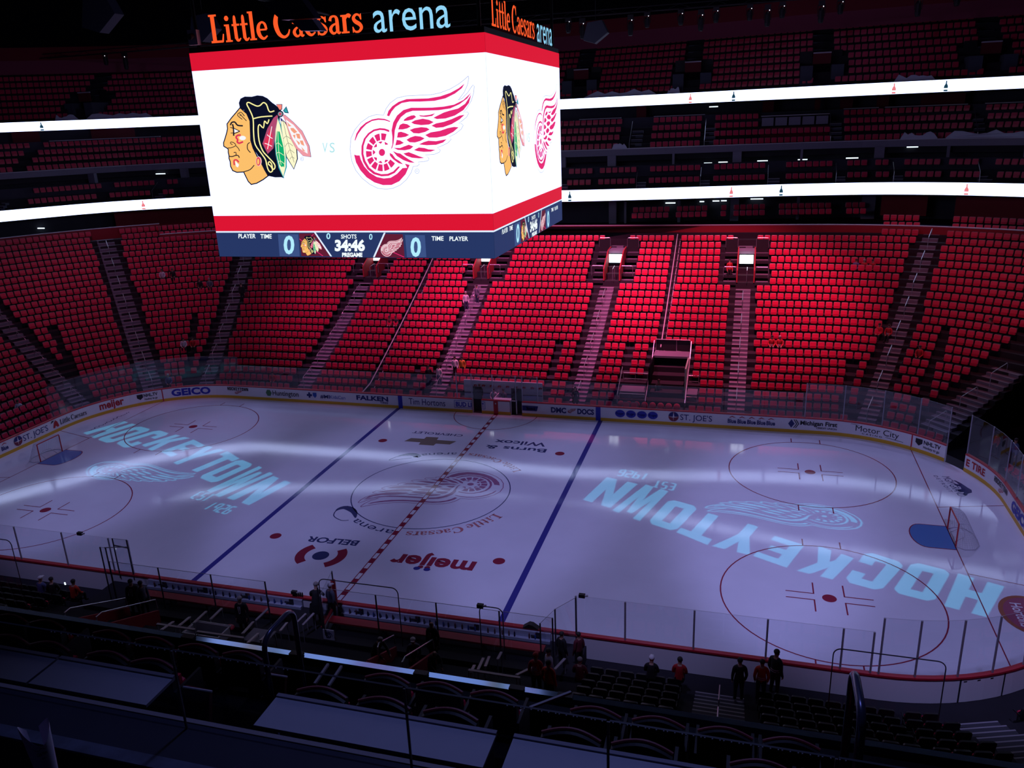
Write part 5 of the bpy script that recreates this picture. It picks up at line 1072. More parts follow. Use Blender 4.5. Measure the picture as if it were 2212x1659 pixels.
# ------------------------------------------------------------------ near benches
BLU = mat('bench_pale_blue', (.42, .46, .58), .5); BENR = mat('bench_red', (.42, .015, .03), .5); BOTC = [mat('bottle_dark', (.02, .02, .06), .3), mat('bottle_blue', (.04, .08, .3), .3), mat('bottle_brown', (.12, .05, .05), .3)]
for x0, x1, nm, per in ((-8.6, -.75, 'left', 11), (1.15, 10.2, 'right', 15)):
    t = tag(empty('players_bench'), f'long red topped players bench on the {nm} side of the glass divider', 'bench')
    b = MB(); b.box(x0, x1, -14.42, -14.0, .98, 1.05, BENR); b.obj('bench_seat', t)
    for i in range(5):
        x = x0+.3+(x1-x0-.6)*i/4; b = MB(); b.box(x-.05, x+.05, -14.35, -14.08, .6, .98, GPD); b.obj('leg', t)
    t = tag(empty('bottle_shelf'), f'pale shelf with bottle holes behind the boards of the {nm} bench', 'shelf')
    b = MB(); b.box(x0, x1, -13.20, -13.09, .62, .98, BLU); b.box(x0, x1, -13.34, -13.20, .60, .72, BLU); b.obj('shelf_board', t)
    rnd = random.Random(5)
    for i in range(per*2):
        x = x0+.35+(x1-x0-.7)*(i+.25*rnd.random())/(per*2)
        if rnd.random() < .25: continue
        bt = empty('water_bottle', (x, -13.27, .72)); m_ = BOTC[rnd.randrange(3)]; b = MB(); b.tube([(0, 0, 0), (0, 0, .17), (0, 0, .2), (0, 0, .22)], [.036, .036, .02, .012], m_, 8); b.obj('bottle_body', bt)
        b = MB(); b.tube([(0, 0, .22), (0, 0, .25)], .012, REDC, 6); b.obj('nozzle', bt)
        tag(bt, f"small dark drinks bottle on the {nm} bench shelf, {ORD[i+1]} slot from the left", 'bottle', 'drinks bottles on the bench shelves')
    for i in range(4):
        x = x0+.9+(x1-x0-1.4)*i/3; b = MB(); b.box(x-.1, x+.1, -13.24, -13.19, .1, .98, GPD); b.beam((x-.28, -13.28, .86), (x+.05, -13.24, .84), .05, .05, GPD); tag(b.obj('gate_latch_post'), f'black latch post on the {nm} bench boards, {ORD[i+1]} from the left', 'post')
WHP = mat('white_panel', (.6, .6, .68), .5)
t = tag(empty('bench_side_panel'), 'white panel with a spiral emblem beside the red padded post', 'panel')
b = MB(); b.extr([(1.2, -14.95, .6), (1.2, -14.95, 1.1), (.95, -13.3, 1.05), (.95, -13.3, .6)], (.06, 0, 0), WHP); b.obj('panel', t)
b = MB(); b.beam((1.2, -14.95, 1.12), (.92, -13.2, 1.1), .1, .06, BENR); b.obj('red_rail', t)
b = MB(); b.extr([(1.26, -15.0, .65), (1.75, -15.0, .65), (1.75, -15.0, 1.1), (1.26, -15.0, 1.1)], (0, -.04, 0), WHP); v, f = ribbon2d([(1.5+.16*math.cos(a)*(1-a/14), .88+.16*math.sin(a)*(1-a/14)) for a in [i*.5 for i in range(24)]], .03); b.add([(x, -15.06, z) for x, z in v], f, NAVY); b.obj('spiral_emblem', t)
# drink rails, red boxes, container in the near stand
RAILM = mat('drink_rail_pale', (.42, .38, .42), .6)
BARS = [((-4.26,-17.68,2.3),(-2.57,-17.66,2.29),'long'),((-3.33,-17.6,2.3),(-4.14,-16.04,1.54),'slanted'),((-3.31,-16.83,1.91),(-4.1,-15.1,1.2),'slanted'),((-3.2,-16.0,1.54),(-3.39,-15.0,1.38),'short'),((-3.39,-18.44,2.68),(-4.17,-16.94,1.92),'slanted'),((-2.41,-17.74,2.29),(-.42,-17.71,2.29),'long'),((-.6,-17.5,2.3),(-1.71,-15.33,1.2),'slanted'),((-1.66,-15.22,1.2),(-1.43,-14.55,1.4),'short'),((.28,-18.42,2.68),(-.39,-16.86,1.91),'slanted'),((.31,-17.72,2.3),(-.35,-16.03,1.54),'slanted'),((.02,-16.06,1.53),(-.31,-15.08,1.2),'slanted'),((.08,-15.06,1.2),(.31,-14.6,1.4),'short'),((.41,-15.09,1.2),(.62,-14.5,1.4),'short'),((8.37,-17.59,2.29),(10.2,-17.59,2.29),'long'),((8.49,-17.7,2.29),(8.31,-16.83,1.91),'slanted'),((8.51,-17.05,1.91),(8.33,-15.91,1.54),'slanted'),((8.71,-16.82,1.91),(8.36,-15.34,1.2),'slanted'),((8.86,-15.87,1.54),(8.77,-15.1,1.29),'slanted'),((10.05,-17.5,2.3),(10.35,-16.2,1.75),'slanted'),((11.0,-15.9,1.5),(11.15,-14.9,1.25),'slanted')]
for i, (a, c, k) in enumerate(BARS):
    t = tag(empty('drink_rail'), f"{k} pale drink rail behind the benches, {ORD[i+1]} counted from the left end", 'rail', 'drink rails behind the benches'); del t['group']
    b = MB(); b.beam(a, c, .10, .04, RAILM); b.obj('rail_top', t)
    for p in (a, c):
        k_ = max(0, (-p[1]-12.95-1.65)/.84); zz = Zk(int(k_+.5)) if -p[1] > 15 else .6; b = MB(); b.tube([(p[0], p[1], zz), (p[0], p[1], p[2])], .02, GALV, 6); b.obj('leg', t)
def redbox(pts, label):
    t = tag(empty('red_walled_ramp'), label, 'ramp'); lo, rails = pts
    b = MB()
    for a, c in lo: b.extr([(a[0], a[1], 0), (c[0], c[1], 0), (c[0], c[1], c[2]), (a[0], a[1], a[2])], (.0, .08, 0) if abs(a[0]-c[0]) > abs(a[1]-c[1]) else (.08, 0, 0), REDW)
    b.obj('red_wall', t)
    for a, c in rails:
        b = MB(); b.tube([a, (a[0], a[1]+.02, a[2]+.35), (a[0]+(c[0]-a[0])*.1, a[1]+(c[1]-a[1])*.1, a[2]+.5+(c[2]-a[2])*.1), (c[0], c[1], c[2]+.5), (c[0]+.03, c[1], c[2]+.1)], .028, STEEL, 6); b.obj('handrail', t)
redbox(([((-7.9, -18.5, 2.45), (-6.3, -18.6, 2.5)), ((-7.9, -18.5, 2.45), (-7.9, -15.3, 1.0)), ((-6.3, -18.6, 2.5), (-6.1, -15.6, 1.3))], [((-7.85, -18.4, 2.4), (-7.85, -15.4, 1.0)), ((-6.25, -18.5, 2.5), (-6.1, -15.6, 1.3))]), 'red walled ramp with two steel handrails in the near stand at left')
redbox(([((4.8, -18.2, 2.45), (6.3, -18.5, 2.5)), ((4.75, -18.0, 2.4), (4.5, -15.3, 1.0)), ((6.3, -18.5, 2.5), (6.25, -15.6, 1.3))], [((4.78, -17.2, 2.0), (4.5, -15.3, 1.0)), ((6.3, -18.4, 2.5), (6.25, -15.6, 1.3))]), 'red walled ramp with handrails below the man in the black suit')
t = tag(empty('storage_bin'), 'white open rectangular bin behind the left bench', 'bin')
b = MB(); X, Y, Zb = -2.95, -16.6, 1.02
b.box(X-.75, X+.75, Y-.35, Y+.35, Zb, Zb+.05, WHP)
for r_ in ((X-.8, X+.8, Y-.4, Y-.35), (X-.8, X+.8, Y+.35, Y+.4), (X-.8, X-.75, Y-.4, Y+.4), (X+.75, X+.8, Y-.4, Y+.4)): b.box(*r_, Zb, Zb+.5, WHP)
b.obj('tub', t); b = MB(); b.tube([(X-.82, Y-.42, Zb+.5), (X+.82, Y-.42, Zb+.5), (X+.82, Y+.42, Zb+.5), (X-.82, Y+.42, Zb+.5)], .03, WHITE, 6, True); b.obj('rim', t)
t = tag(empty('grey_table'), 'grey folding table behind the divider between the benches', 'table'); b = MB(); b.box(-.9, .1, -17.2, -16.4, 1.72, 1.77, GREYC); b.obj('table_top', t)
for dx, dy in ((-.85, -17.15), (.05, -17.15), (-.85, -16.45), (.05, -16.45)): b = MB(); b.box(dx-.02, dx+.02, dy-.02, dy+.02, .8, 1.72, GALV); b.obj('leg', t)
t = tag(empty('round_stool'), 'red cushioned stool beside the man in the suit at left', 'stool'); b = MB(); b.ell((-2.45, -15.9, 1.2), (.22, .22, .07), SEATR, 14, 6); b.obj('cushion', t); b = MB(); b.tube([(-2.45, -15.9, .5), (-2.45, -15.9, 1.17)], .03, GALV, 6); b.obj('stem', t)
for x, y, z, lab in ((-.72, -13.05, 1.07, 'group of black bottles standing on the red cap beside the left bench end'), (9.35, -13.05, 1.07, 'black cap shaped bag lying on the red boards cap at right')):
    if x < 0:
        for i in range(6):
            b = MB(); b.tube([(x-.5+.09*i, y, z), (x-.5+.09*i, y, z+.15), (x-.5+.09*i, y, z+.22)], [.035, .035, .015], BLACK, 8); tag(b.obj('black_bottle'), f'black bottle standing on the red boards cap, {ORD[i+1]} of six', 'bottle', 'black bottles on the red cap')
    else:
        b = MB(); b.extr([(x-.3, y-.1, z), (x-.05, y-.1, z+.18), (x+.1, y-.1, z+.16), (x+.35, y-.1, z)], (0, .25, 0), BLACK); tag(b.obj('black_bag'), lab, 'bag')
for x, y, z, lab in ((-1.12, -13.1, 1.2, 'small camera clamped on the boards at the left bench'), (8.0, -15.0, 3.05, 'small camera clamped on top of the bench glass'), (11.45, -13.08, 2.75, 'small dark camera on the glass top near the right bench end'), (-12.0, -13.08, 2.82, 'small dark camera on the glass top at the left')):
    t = tag(empty('clamped_camera', (x, y, z)), lab, 'camera'); b = MB(); b.box(-.12, .12, -.07, .07, 0, .14, BLACK); b.obj('body', t); b = MB(); b.tube([(.1, 0, .07), (.22, .05, .07)], .04, GALV, 8); b.obj('lens', t)
b = MB(); wall_strip(b, S_N0-4.6, S_N0-4.54, .135, 0, 1.0, INK); wall_strip(b, S_N0-2.9, S_N0-2.84, .135, 0, 1.0, INK)
for a in (-3.6, -4.1, -3.1): wall_strip(b, S_N0+a, S_N0+a+.12, .137, .85, .89, INK)
b.obj('gate_seam', boards)

# ------------------------------------------------------------------ near upper level in the foreground
LEDG = mat('glossy_ledge', (.05, .12, .24), .11, 1.0)
b = MB(); b.extr([(-30, -31.14, 13.0), (-30, -31.0, 13.0), (-30, -31.0, 13.08), (-30, -31.14, 13.115)], (80, 0, 0), LEDG)
t = tag(b.obj('balcony_ledge'), 'long pale blue ledge capping the near balcony front', 'ledge')
t = struct(MB().box(-30, 50, -31.3, -31.0, 11.6, 13.0, BLACK).obj('wall_balcony_front'), 'black balcony front wall')
for x in (9.2, 11.0, 12.9, 14.25, 14.9):
    b = MB(); b.box(x-.1, x+.1, -31.14, -31.05, 13.1, 13.135, BLACK); tag(b.obj('ledge_bracket'), f"small black bracket on the pale ledge, {ORD[1+[9.2, 11.0, 12.9, 14.25, 14.9].index(x)]} from the left", 'bracket', 'brackets on the pale ledge')
b = MB()
for y0, y1, z in ((-32.9, -31.3, 12.6), (-33.95, -32.9, 13.72), (-35.6, -33.95, 14.38), (-36.4, -35.6, 15.1)): b.box(-30, 50, y0-.01, y1, 10, z, DARK)
struct(b.obj('floor_balcony'), 'black stepped balcony floor')
LSHELL = mat('black_chair_shell', (.012, .011, .014), .45)
def loge_chair():
    r = empty('loge_chair'); w2 = .255
    arc = [(-w2+2*w2*i/10, .045*math.sin(PI*i/10)) for i in range(11)]
    b = MB(); vs = []
    for x, h in arc: vs += [(x, .10+.06*math.cos(x*5), .84+h-.02), (x, .19+.06*math.cos(x*5), .84+h-.02), (x, .10+.06*math.cos(x*5)-.03, .45), (x, .15+.06*math.cos(x*5), .45)]
    fs_ = []
    for i in range(10): a = 4*i; c = a+4; fs_ += [(a, c, c+1, a+1), (a, a+2, c+2, c), (a+1, c+1, c+3, a+3), (a+2, a+3, c+3, c+2)]
    fs_ += [(0, 1, 3, 2), (40, 42, 43, 41)]; b.add(vs, fs_, LSHELL); b.obj('back_shell', r)
    b = MB(); b.tube([(x, .155+.06*math.cos(x*5), .83+h) for x, h in arc], .015, mat('chair_top_pad', (.26, .05, .07), .5), 6); b.obj('top_pad', r)
    b = MB(); b.extr([(x, .215+.06*math.cos(x*5), z_) for x, z_ in ((-.22, .46), (.22, .46), (.22, .70), (-.22, .70))], (0, .04, 0), SEATR); b.obj('backrest', r)
    b = MB(); b.extr(rounded(.46, .32, .62, .27, .05), (0, .06, 0), SEATR); b.obj('seat_pan', r)
    b = MB(); b.box(-.28, -.25, .1, .5, .0, .62, LSHELL); b.box(.25, .28, .1, .5, .0, .62, LSHELL); b.box(-.25, .25, .14, .18, .3, .34, LSHELL); b.obj('frame', r)
    return r
proto = None
ROWA = [8.3, 8.86, 9.81, 10.42, 11.02, 11.61, 13.39, 13.99, 14.59, 15.65, 16.27, 16.9, 17.5]
ROWB = [9.62, 10.15, 10.88, 11.42, 13.28, 13.91, 14.55, 15.64, 16.24, 17.2, 17.8]
for row, xs, y, z in (('front', ROWA, -33.18, 13.72), ('second', ROWB, -34.27, 14.38)):
    for i, x in enumerate(xs):
        if proto is None: proto = loge_chair(); r = proto
        else: r = copy_tree(proto)
        r.location = (x, y, z); tag(r, f"dark loge chair with red top edge, {row} foreground row, {ORD[i+1]} from the left", 'chair', 'loge chairs in the foreground')
TBL = mat('loge_table_top', (.40, .41, .52), .45, noise=.04); TBE = mat('loge_table_edge', (.20, .20, .28), .5)
for x0, x1, cut, lab in ((8.2, 10.49, 0, 'leftmost pale table top at the picture edge'), (10.52, 11.85, 1, 'pale table top left of the dark foreground stairs'), (12.96, 15.05, 2, 'wide pale table top right of the dark foreground stairs'), (15.2, 17.6, 3, 'pale table top at the lower right of centre')):
    t = tag(empty('loge_table'), lab, 'table')
    b = MB(); b.extr([(x0, -34.70, 15.28), (x1, -34.70, 15.28), (x1, -34.30, 15.28), (x0, -34.30, 15.28)], (0, 0, .03), TBL, TBE); b.obj('table_top', t)
    b = MB(); b.box(x0, x1, -34.33, -34.29, 15.31, 15.325, TBE); b.obj('raised_lip', t)
    for x in (x0+.25, x1-.25): b = MB(); b.tube([(x, -34.5, 14.42), (x, -34.5, 15.28)], .03, LSHELL, 8); b.obj('leg', t)
for x0, x1, y, z0, lab in ((11.62, 11.98, -34.02, 14.38, 'lower red chair side seen past the end of the left table'), (11.82, 12.1, -32.95, 13.76, 'upper red chair side seen left of the looped handrail')):
    t = tag(empty('red_chair_side'), lab, 'chair'); b = MB(); b.extr([(x0, y-.05, z0), (x1-.08, y-.05, z0), (x1, y-.02, z0+.56), (x0+.03, y-.05, z0+.60)], (0, .05, 0), REDD); b.obj('cushion', t)
    b = MB(); b.tube([(x0, y-.05, z0+.61), (x1+.02, y, z0+.57)], .012, GREYL, 6); b.obj('trim', t)
for k, (x0, x1, y, z) in enumerate(((12.9, 14.2, -33.0, 13.82), (12.75, 14.3, -33.35, 13.98), (12.6, 14.3, -33.62, 14.14), (11.95, 12.7, -33.75, 14.25))):
    b = MB(); b.box(x0, x1, y-.3, y, z-.2, z, mat('foreground_step', (.05, .05, .08), .7)); b.box(x0, x1, y-.02, y+.02, z, z+.012, NOSE); tag(b.obj('dark_step'), f'dark step with pale nosing behind the looped handrail, {ORD[k+1]} up', 'step')
TUBEM = mat('blue_grey_tube', (.10, .10, .18), .3, .6)
def loop_rail(x, y0, y1, zt, zb, label, r=.028):
    pts = [(x, y0, zb)]+[(x, y0+.16-.16*math.cos(a), zt-.16+.16*math.sin(a)) for a in [PI/2*i/5 for i in range(6)]]+[(x, y1-.16+.16*math.sin(a), zt-.16+.16*math.cos(a)) for a in [PI/2*i/5 for i in range(6)]]+[(x, y1, zb)]
    t = tag(empty('loop_handrail'), label, 'handrail'); b = MB(); b.tube(pts, r, TUBEM, 12); b.obj('tube', t, True)
    for y in (y0, y1): b = MB(); b.tube([(x, y, zb), (x, y, zb+.02)], .07, TUBEM, 12); b.obj('flange', t)
loop_rail(12.25, -33.45, -32.85, 15.2, 13.9, 'blue grey looped handrail standing left of the foreground chairs')
loop_rail(17.9, -34.0, -33.4, 15.78, 14.0, 'blue grey looped handrail at the lower right', .036)
# glass rail just in front of the viewer
t = tag(empty('glass_rail'), 'frameless glass rail with fine glinting top edge in the foreground', 'glass rail')
JX = [9.8, 11.2, 12.55, 13.95, 15.33, 16.36, 17.36, 18.8, 20.2]
for a, c in zip(JX[:-1], JX[1:]):
    b = MB(); b.box(a+.008, c-.008, -36.507, -36.495, 17.0, 17.525, PANE2); b.obj('pane', t)
    b = MB(); b.box(a+.008, c-.008, -36.507, -36.495, 17.525, 17.528, mat('glass_edge', (.03, .035, .05), .4, spec=.3)); b.obj('pane_edge', t)
    b = MB(); n = 60  # pale specks modelled for the refraction sparkles along the glass top
    for i in range(n):
        x = a+(c-a)*(i+.5)/n
        if math.sin(x*2.3+1) > -.2 and (i*7 % 5) < 3: b.box(x-.003, x+.003, -36.512, -36.506, 17.521, 17.527, NOSE)
    if b.v: tag(b.obj('edge_glints', t), None, None, None, 'stuff')
for x in JX:
    b = MB(); b.box(x-.006, x+.006, -36.505, -36.497, 17.0, 17.52, mat('joint_seal', (.10, .09, .10), .5)); b.obj('joint', t)
b = MB(); b.box(5, 24, -36.72, -36.44, 16.3, 17.0, mat('concrete_cap', (.016, .02, .05), .7, noise=.3, nscale=3))
b.box(5, 24, -36.46, -36.43, 17.0, 17.006, mat('worn_edge', (.30, .27, .31), .6)); b.box(5, 24, -36.40, -36.385, 16.86, 16.87, mat('faint_edge', (.12, .11, .12), .6))
struct(b.obj('wall_parapet'), 'blue grey concrete parapet below the glass rail')
b = MB(); b.box(5, 24, -36.80, -36.72, 16.985, 17.0, mat('worn_lit_lip', (.10, .12, .20), .7, noise=.7, nscale=9)); b.box(5, 24, -37.6, -36.72, 15.9, 16.2, mat('dark_shelf', (.010, .013, .03), .8)); b.box(5, 24, -36.8, -36.74, 16.2, 16.985, mat('dark_shelf', (.010, .013, .03), .8)); struct(b.obj('trim_4'), 'worn concrete lip with a painted edge highlight, nearest the viewer')  # lip strip paler for wear and for the light along its edge
# paper wraps standing in cup holders
PAPER = mat('white_paper', (.50, .48, .66), .8)
def cone(name, c, up, rb, rt, h, sp, label, seed):
    t = tag(empty(name), label, 'paper cup'); zax = Vector(up).normalized(); xax = Vector((1, .1, 0)); xax = (xax-zax*xax.dot(zax)).normalized(); yax = zax.cross(xax); c = Vector(c); n = 20
    b = MB(); vo = []; vi = []
    for i in range(n+1):
        a = PI*.95+i*(1.72*PI)/n; top = h*(1-.34*(.5+.5*math.cos(2*(a-sp)))+.16*max(0, math.cos(a-sp-.4)))
        for j in range(5):
            f_ = j/4; r_ = rb+(rt-rb)*f_*top/h; vo.append(c+zax*(top*f_)+(xax*math.cos(a)+yax*math.sin(a))*r_)
    F_ = [(i*5+j, (i+1)*5+j, (i+1)*5+j+1, i*5+j+1) for i in range(n) for j in range(4)]
    b.add(vo, F_, PAPER); b.add([v-(v-c-zax*(v-c).dot(zax)).normalized()*.0015 for v in vo], [q_[::-1] for q_ in F_], PAPER); b.obj('paper', t, True)
    b = MB(); f2 = Vector((CAMP-c)); f2 = (f2-zax*f2.dot(zax)).normalized(); a0 = math.atan2(f2.dot(yax), f2.dot(xax))
    def on(u, v):   # wraps lettering round the paper
        a = a0-.55+u*1.1; r_ = rb+(rt-rb)*v+.0022; return c+zax*(h*v)+(xax*math.cos(a)+yax*math.sin(a))*r_
    for s_, u0, u1, v0, v1 in (('Club Menu', .15, .85, .50, .57), ('~ food ~', .3, .7, .42, .46), ('drinks', .3, .7, .12, .16)): put2d(b, text2d(s_), lambda u, v: on(u0+(u1-u0)*u, v0+(v1-v0)*v), INK)
    v, f = ribbon2d([(.05+.9*i/12, .62+.02*math.cos(i)) for i in range(13)], .006); b.add([on(*p) for p in v], f, INK); b.obj('print', t)
    b = MB(); b.tube([c-zax*.09, c-zax*.03, c+zax*.0], [rb*.95, rb, rb*1.02], BLACK, 16); b.obj('holder', t)
cone('paper_wrap', (13.92, -37.34, 17.45), (-.10, .05, 1), .042, .060, .26, 2.6, 'white paper wrap standing in a holder at the lower left', 1)
cone('paper_wrap', (14.93, -37.36, 17.50), (-.05, .05, 1), .048, .052, .20, 2.4, 'white paper wrap cut off by the bottom edge of the picture', 2)
b = MB(); b.ell((13.55, -37.55, 17.50), (.09, .07, .05), SEATR, 14, 8); tag(b.obj('red_cushion', None, True), 'blurred red cushion corner at the bottom left', 'cushion')
for x, y, z, s_, lab in ((14.35, -35.6, 15.9, .05, 'small round white sticker on the dark wall under the left glass joint'),):
    b = MB(); b.poly([(x+s_*math.cos(a), y, z+s_*math.sin(a)) for a in [2*PI*i/20 for i in range(20)]], GREYC); v, f = ribbon2d([(x+s_*.6*math.cos(a), z+s_*.6*math.sin(a)) for a in [PI*i/8 for i in range(17)]], .008); b.add([(p[0], y-.002, p[1]) for p in v], f, INK); 
for a, c, lab in (((12.24, -32.62, 14.0), (12.22, -32.25, 14.0), 'left of two pale bars on the dark floor by the handrail'), ((12.42, -32.62, 14.0), (12.40, -32.25, 14.0), 'right of two pale bars on the dark floor by the handrail'), ((14.3, -32.75, 13.9), (15.17, -31.96, 13.9), 'thin slanted pale rail right of centre in the dark foreground')):
    t = tag(empty('pale_bar'), lab, 'bar'); b = MB(); b.beam(a, c, .03, .03, NOSE); b.obj('bar', t); b = MB(); b.box(a[0]-.015, a[0]+.015, a[1], a[1]+.03, 12.6, a[2], BLACK); b.obj('leg', t)

# ------------------------------------------------------------------ people
SKIN = mat('skin_tone', (.42, .24, .18), .6); HAIRD = mat('dark_hair', (.02, .015, .015), .7); HAIRG = mat('grey_hair', (.30, .28, .28), .7)
def body(pose):
    """skeleton grown into one skinned surface; facing -Y; returns mesh and per-face region"""
    J = {}; E = []
    sit = pose in ('sit',); lean_ = {'stand': 0, 'sit': .12, 'lean': .55, 'walk': .1}.get(pose, 0)
    hz = .45 if sit else .93; hy = 0
    def P(n, x, y, z, r, par=None): J[n] = (Vector((x, y, z)), r); E.append((par, n)) if par else None
    P('pel', 0, hy, hz, .145); ch = lambda d: (-math.sin(lean_)*d, hz+math.cos(lean_)*d)
    for n, d, r, par in (('wst', .16, .135, 'pel'), ('chs', .36, .155, 'wst'), ('nkb', .50, .085, 'chs'), ('nk', .56, .055, 'nkb')):
        y, z = ch(d); P(n, 0, hy+y, z, r, par)
    y, z = ch(.64); P('hd1', 0, hy+y-.015, z, .078, 'nk'); y, z = ch(.74); P('hd2', 0, hy+y-.015, z, .092, 'hd1'); y, z = ch(.80); P('hd3', 0, hy+y, z, .07, 'hd2')
    for s_, c_ in ((-1, 'l'), (1, 'r')):
        y, z = ch(.46); P('sh'+c_, s_*.18, hy+y, z, .066, 'nkb'); 
        el = {'stand': (.24, .03, -.30), 'sit': (.24, -.06, -.26), 'lean': (.24, -.18, -.24), 'walk': (.24, .06*s_, -.28)}[pose]
        ha = {'stand': (.22, -.08, -.56), 'sit': (.14, -.26, -.38), 'lean': (.16, -.42, -.36), 'walk': (.22, -.12*s_-.08, -.52)}[pose]
        P('el'+c_, s_*el[0], hy+y+el[1], z+el[2], .045, 'sh'+c_); P('wr'+c_, s_*ha[0], hy+y+ha[1], z+ha[2], .03, 'el'+c_)
        d = (J['wr'+c_][0]-J['el'+c_][0]).normalized(); P('pm'+c_, *(J['wr'+c_][0]+d*.08), .034, 'wr'+c_)
        P('hp'+c_, s_*.09, hy, hz-.04, .105, 'pel')
        if sit: kn, an = (s_*.12, -.42, .47), (s_*.12, -.42, .09)
        elif pose == 'walk': kn, an = (s_*.1, -.12*s_, .50), (s_*.1, -.05-.18*s_+.05, .09)
        else: kn, an = (s_*.11, -.02, .50), (s_*.12, .02, .09)
        P('kn'+c_, *kn, .062, 'hp'+c_); P('an'+c_, *an, .042, 'kn'+c_); P('to'+c_, an[0], an[1]-.15, .045, .042, 'an'+c_)
    names = list(J); me = bpy.data.meshes.new('b'); me.from_pydata([J[n][0] for n in names], [(names.index(a), names.index(c)) for a, c in E], [])
    o = bpy.data.objects.new('b', me); col.objects.link(o); md = o.modifiers.new('s', 'SKIN'); o.modifiers.new('u', 'SUBSURF').levels = 1
    for i, n in enumerate(names): me.skin_vertices[0].data[i].radius = (J[n][1],)*2; 
    me.skin_vertices[0].data[0].use_root = True
    bpy.context.view_layer.update(); ev = o.evaluated_get(bpy.context.evaluated_depsgraph_get()).to_mesh()
    vs = [v.co.copy() for v in ev.vertices]; fs_ = [tuple(p.vertices) for p in ev.polygons]; ns = [v.normal.copy() for v in ev.vertices]
    bpy.data.objects.remove(o)
    segs = [(J[a][0], J[c][0], a, c) for a, c in E]
    def reg(p):
        best = None
        for a, c, na, nc in segs:
            d = c-a; t_ = max(0, min(1, (p-a).dot(d)/max(d.length_squared, 1e-9))); q = (p-(a+d*t_)).length
            if best is None or q < best[0]: best = (q, na, nc)
        return best[2]
    rg = [reg(sum((vs[i] for i in f), Vector())/len(f)) for f in fs_]
    return vs, fs_, ns, rg, J
_bd = {}
def person(pose, loc, rz, label, shirt, trous, hair=HAIRD, cap=None, coat=False, sc=1.0, stripe=None, number=None, group=None):
    if pose not in _bd:
        vs, fs_, ns, rg, J = body(pose)
        def shell(names, d, m):
            b = MB(); ids = [i for i, r in enumerate(rg) if r in names]; use = sorted({v for i in ids for v in fs_[i]}); mp = {v: k for k, v in enumerate(use)}
            b.add([vs[v]+ns[v]*d for v in use], [tuple(mp[v] for v in fs_[i]) for i in ids], m); return b.mesh('shell', True)
        b = MB(); b.add(vs, fs_, SKIN); hc = J['hd2'][0]
        b.ell(hc+Vector((0, -.095, -.03)), (.014, .022, .026), SKIN, 6, 4)
        for s_ in (-1, 1): b.ell(hc+Vector((s_*.088, 0, -.02)), (.012, .02, .032), SKIN, 6, 4)
        b.ell(hc+Vector((0, -.088, -.062)), (.026, .008, .007), mat('lip', (.30, .10, .10), .6), 6, 4)
        for s_ in (-1, 1): b.ell(hc+Vector((s_*.032, -.084, .004)), (.012, .007, .007), INK, 6, 4)
        for c_ in 'lr':   # four unequal fingers and a side thumb on each hand
            p = J['pm'+c_][0]; d = (p-J['wr'+c_][0]).normalized(); sd = Vector((0, 1, 0)); sd = (sd-d*sd.dot(d)).normalized(); nn = d.cross(sd)
            for i, L in enumerate((.060, .074, .070, .055)):
                a = p+sd*(.026-.0175*i); b.tube([a, a+d*L*.6, a+d*L+nn*.014], [.0095, .009, .007], SKIN, 5)
            a = p-d*.03+sd*.03; b.tube([a, a+sd*.03+d*.02, a+sd*.036+d*.05], [.011, .010, .008], SKIN, 5)
        up = {'wst', 'chs', 'nkb', 'shl', 'shr', 'ell', 'elr', 'wrl', 'wrr'}; lo = {'hpl', 'hpr', 'knl', 'knr', 'anl', 'anr'}
        bm_ = b.mesh('body', True); hm = MB(); hc3 = hc+Vector((0, .012, .03)); hm.ell(hc3, (.099, .105, .088), HAIRD, 12, 8)
        hm2 = MB(); hm2.ell(hc3+Vector((0, -.005, .01)), (.104, .112, .082), HAIRD, 12, 8); hm2.box(-.07, .07, hc3.y-.19, hc3.y-.09, hc3.z-.005, hc3.z+.012, HAIRD)
        sk = MB()
        if pose != 'sit': vv = []; 
        for j, (z_, r_) in enumerate(((.98, .20), (.78, .24), (.62, .26))):
            for i in range(14): a = 2*PI*i/14; sk.v.append((r_*1.05*math.cos(a), r_*.75*math.sin(a)+.01, z_))
        for j in range(2):
            for i in range(14): sk.f.append((j*14+i, j*14+(i+1) % 14, (j+1)*14+(i+1) % 14, (j+1)*14+i)); sk.m.append(0)
        sk.mats = [BLACK]; st_ = MB(); cy = J['wst'][0].y
        for z_ in (J['wst'][0].z-.02, J['wst'][0].z-.09):
            n = 16; ring_ = [(.168*math.cos(2*PI*i/n), cy*.6+.152*math.sin(2*PI*i/n)) for i in range(n)]
            st_.add([(x, y, z_) for x, y in ring_]+[(x, y, z_+.03) for x, y in ring_], [(i, (i+1) % n, n+(i+1) % n, n+i) for i in range(n)], WHITE)
        _bd[pose] = (bm_, shell(up, .014, SEATR), shell(lo | {'pel'}, .012, BLACK), shell({'tol', 'tor'}, .012, INK), hm.mesh('hair', True), hm2.mesh('cap', True), sk.mesh('skirt'), st_.mesh('stripes'), J)
    B_ = _bd[pose]; r = empty('person', loc, rz); r.scale = (sc, sc, sc)
    def add(me, n, m):
        o = bpy.data.objects.new(n, me); col.objects.link(o); o.parent = r
        if m:
            o.material_slots[0].link = 'OBJECT'; o.material_slots[0].material = m
        return o
    add(B_[0], 'body', None); add(B_[1], 'coat' if coat else 'shirt', shirt); add(B_[2], 'trousers', trous); add(B_[3], 'shoes', INK)
    if cap: add(B_[5], 'cap', cap)
    elif hair: add(B_[4], 'hair', hair)
    if coat: add(B_[6], 'coat_tail', shirt)
    if stripe: add(B_[7], 'stripes', stripe)
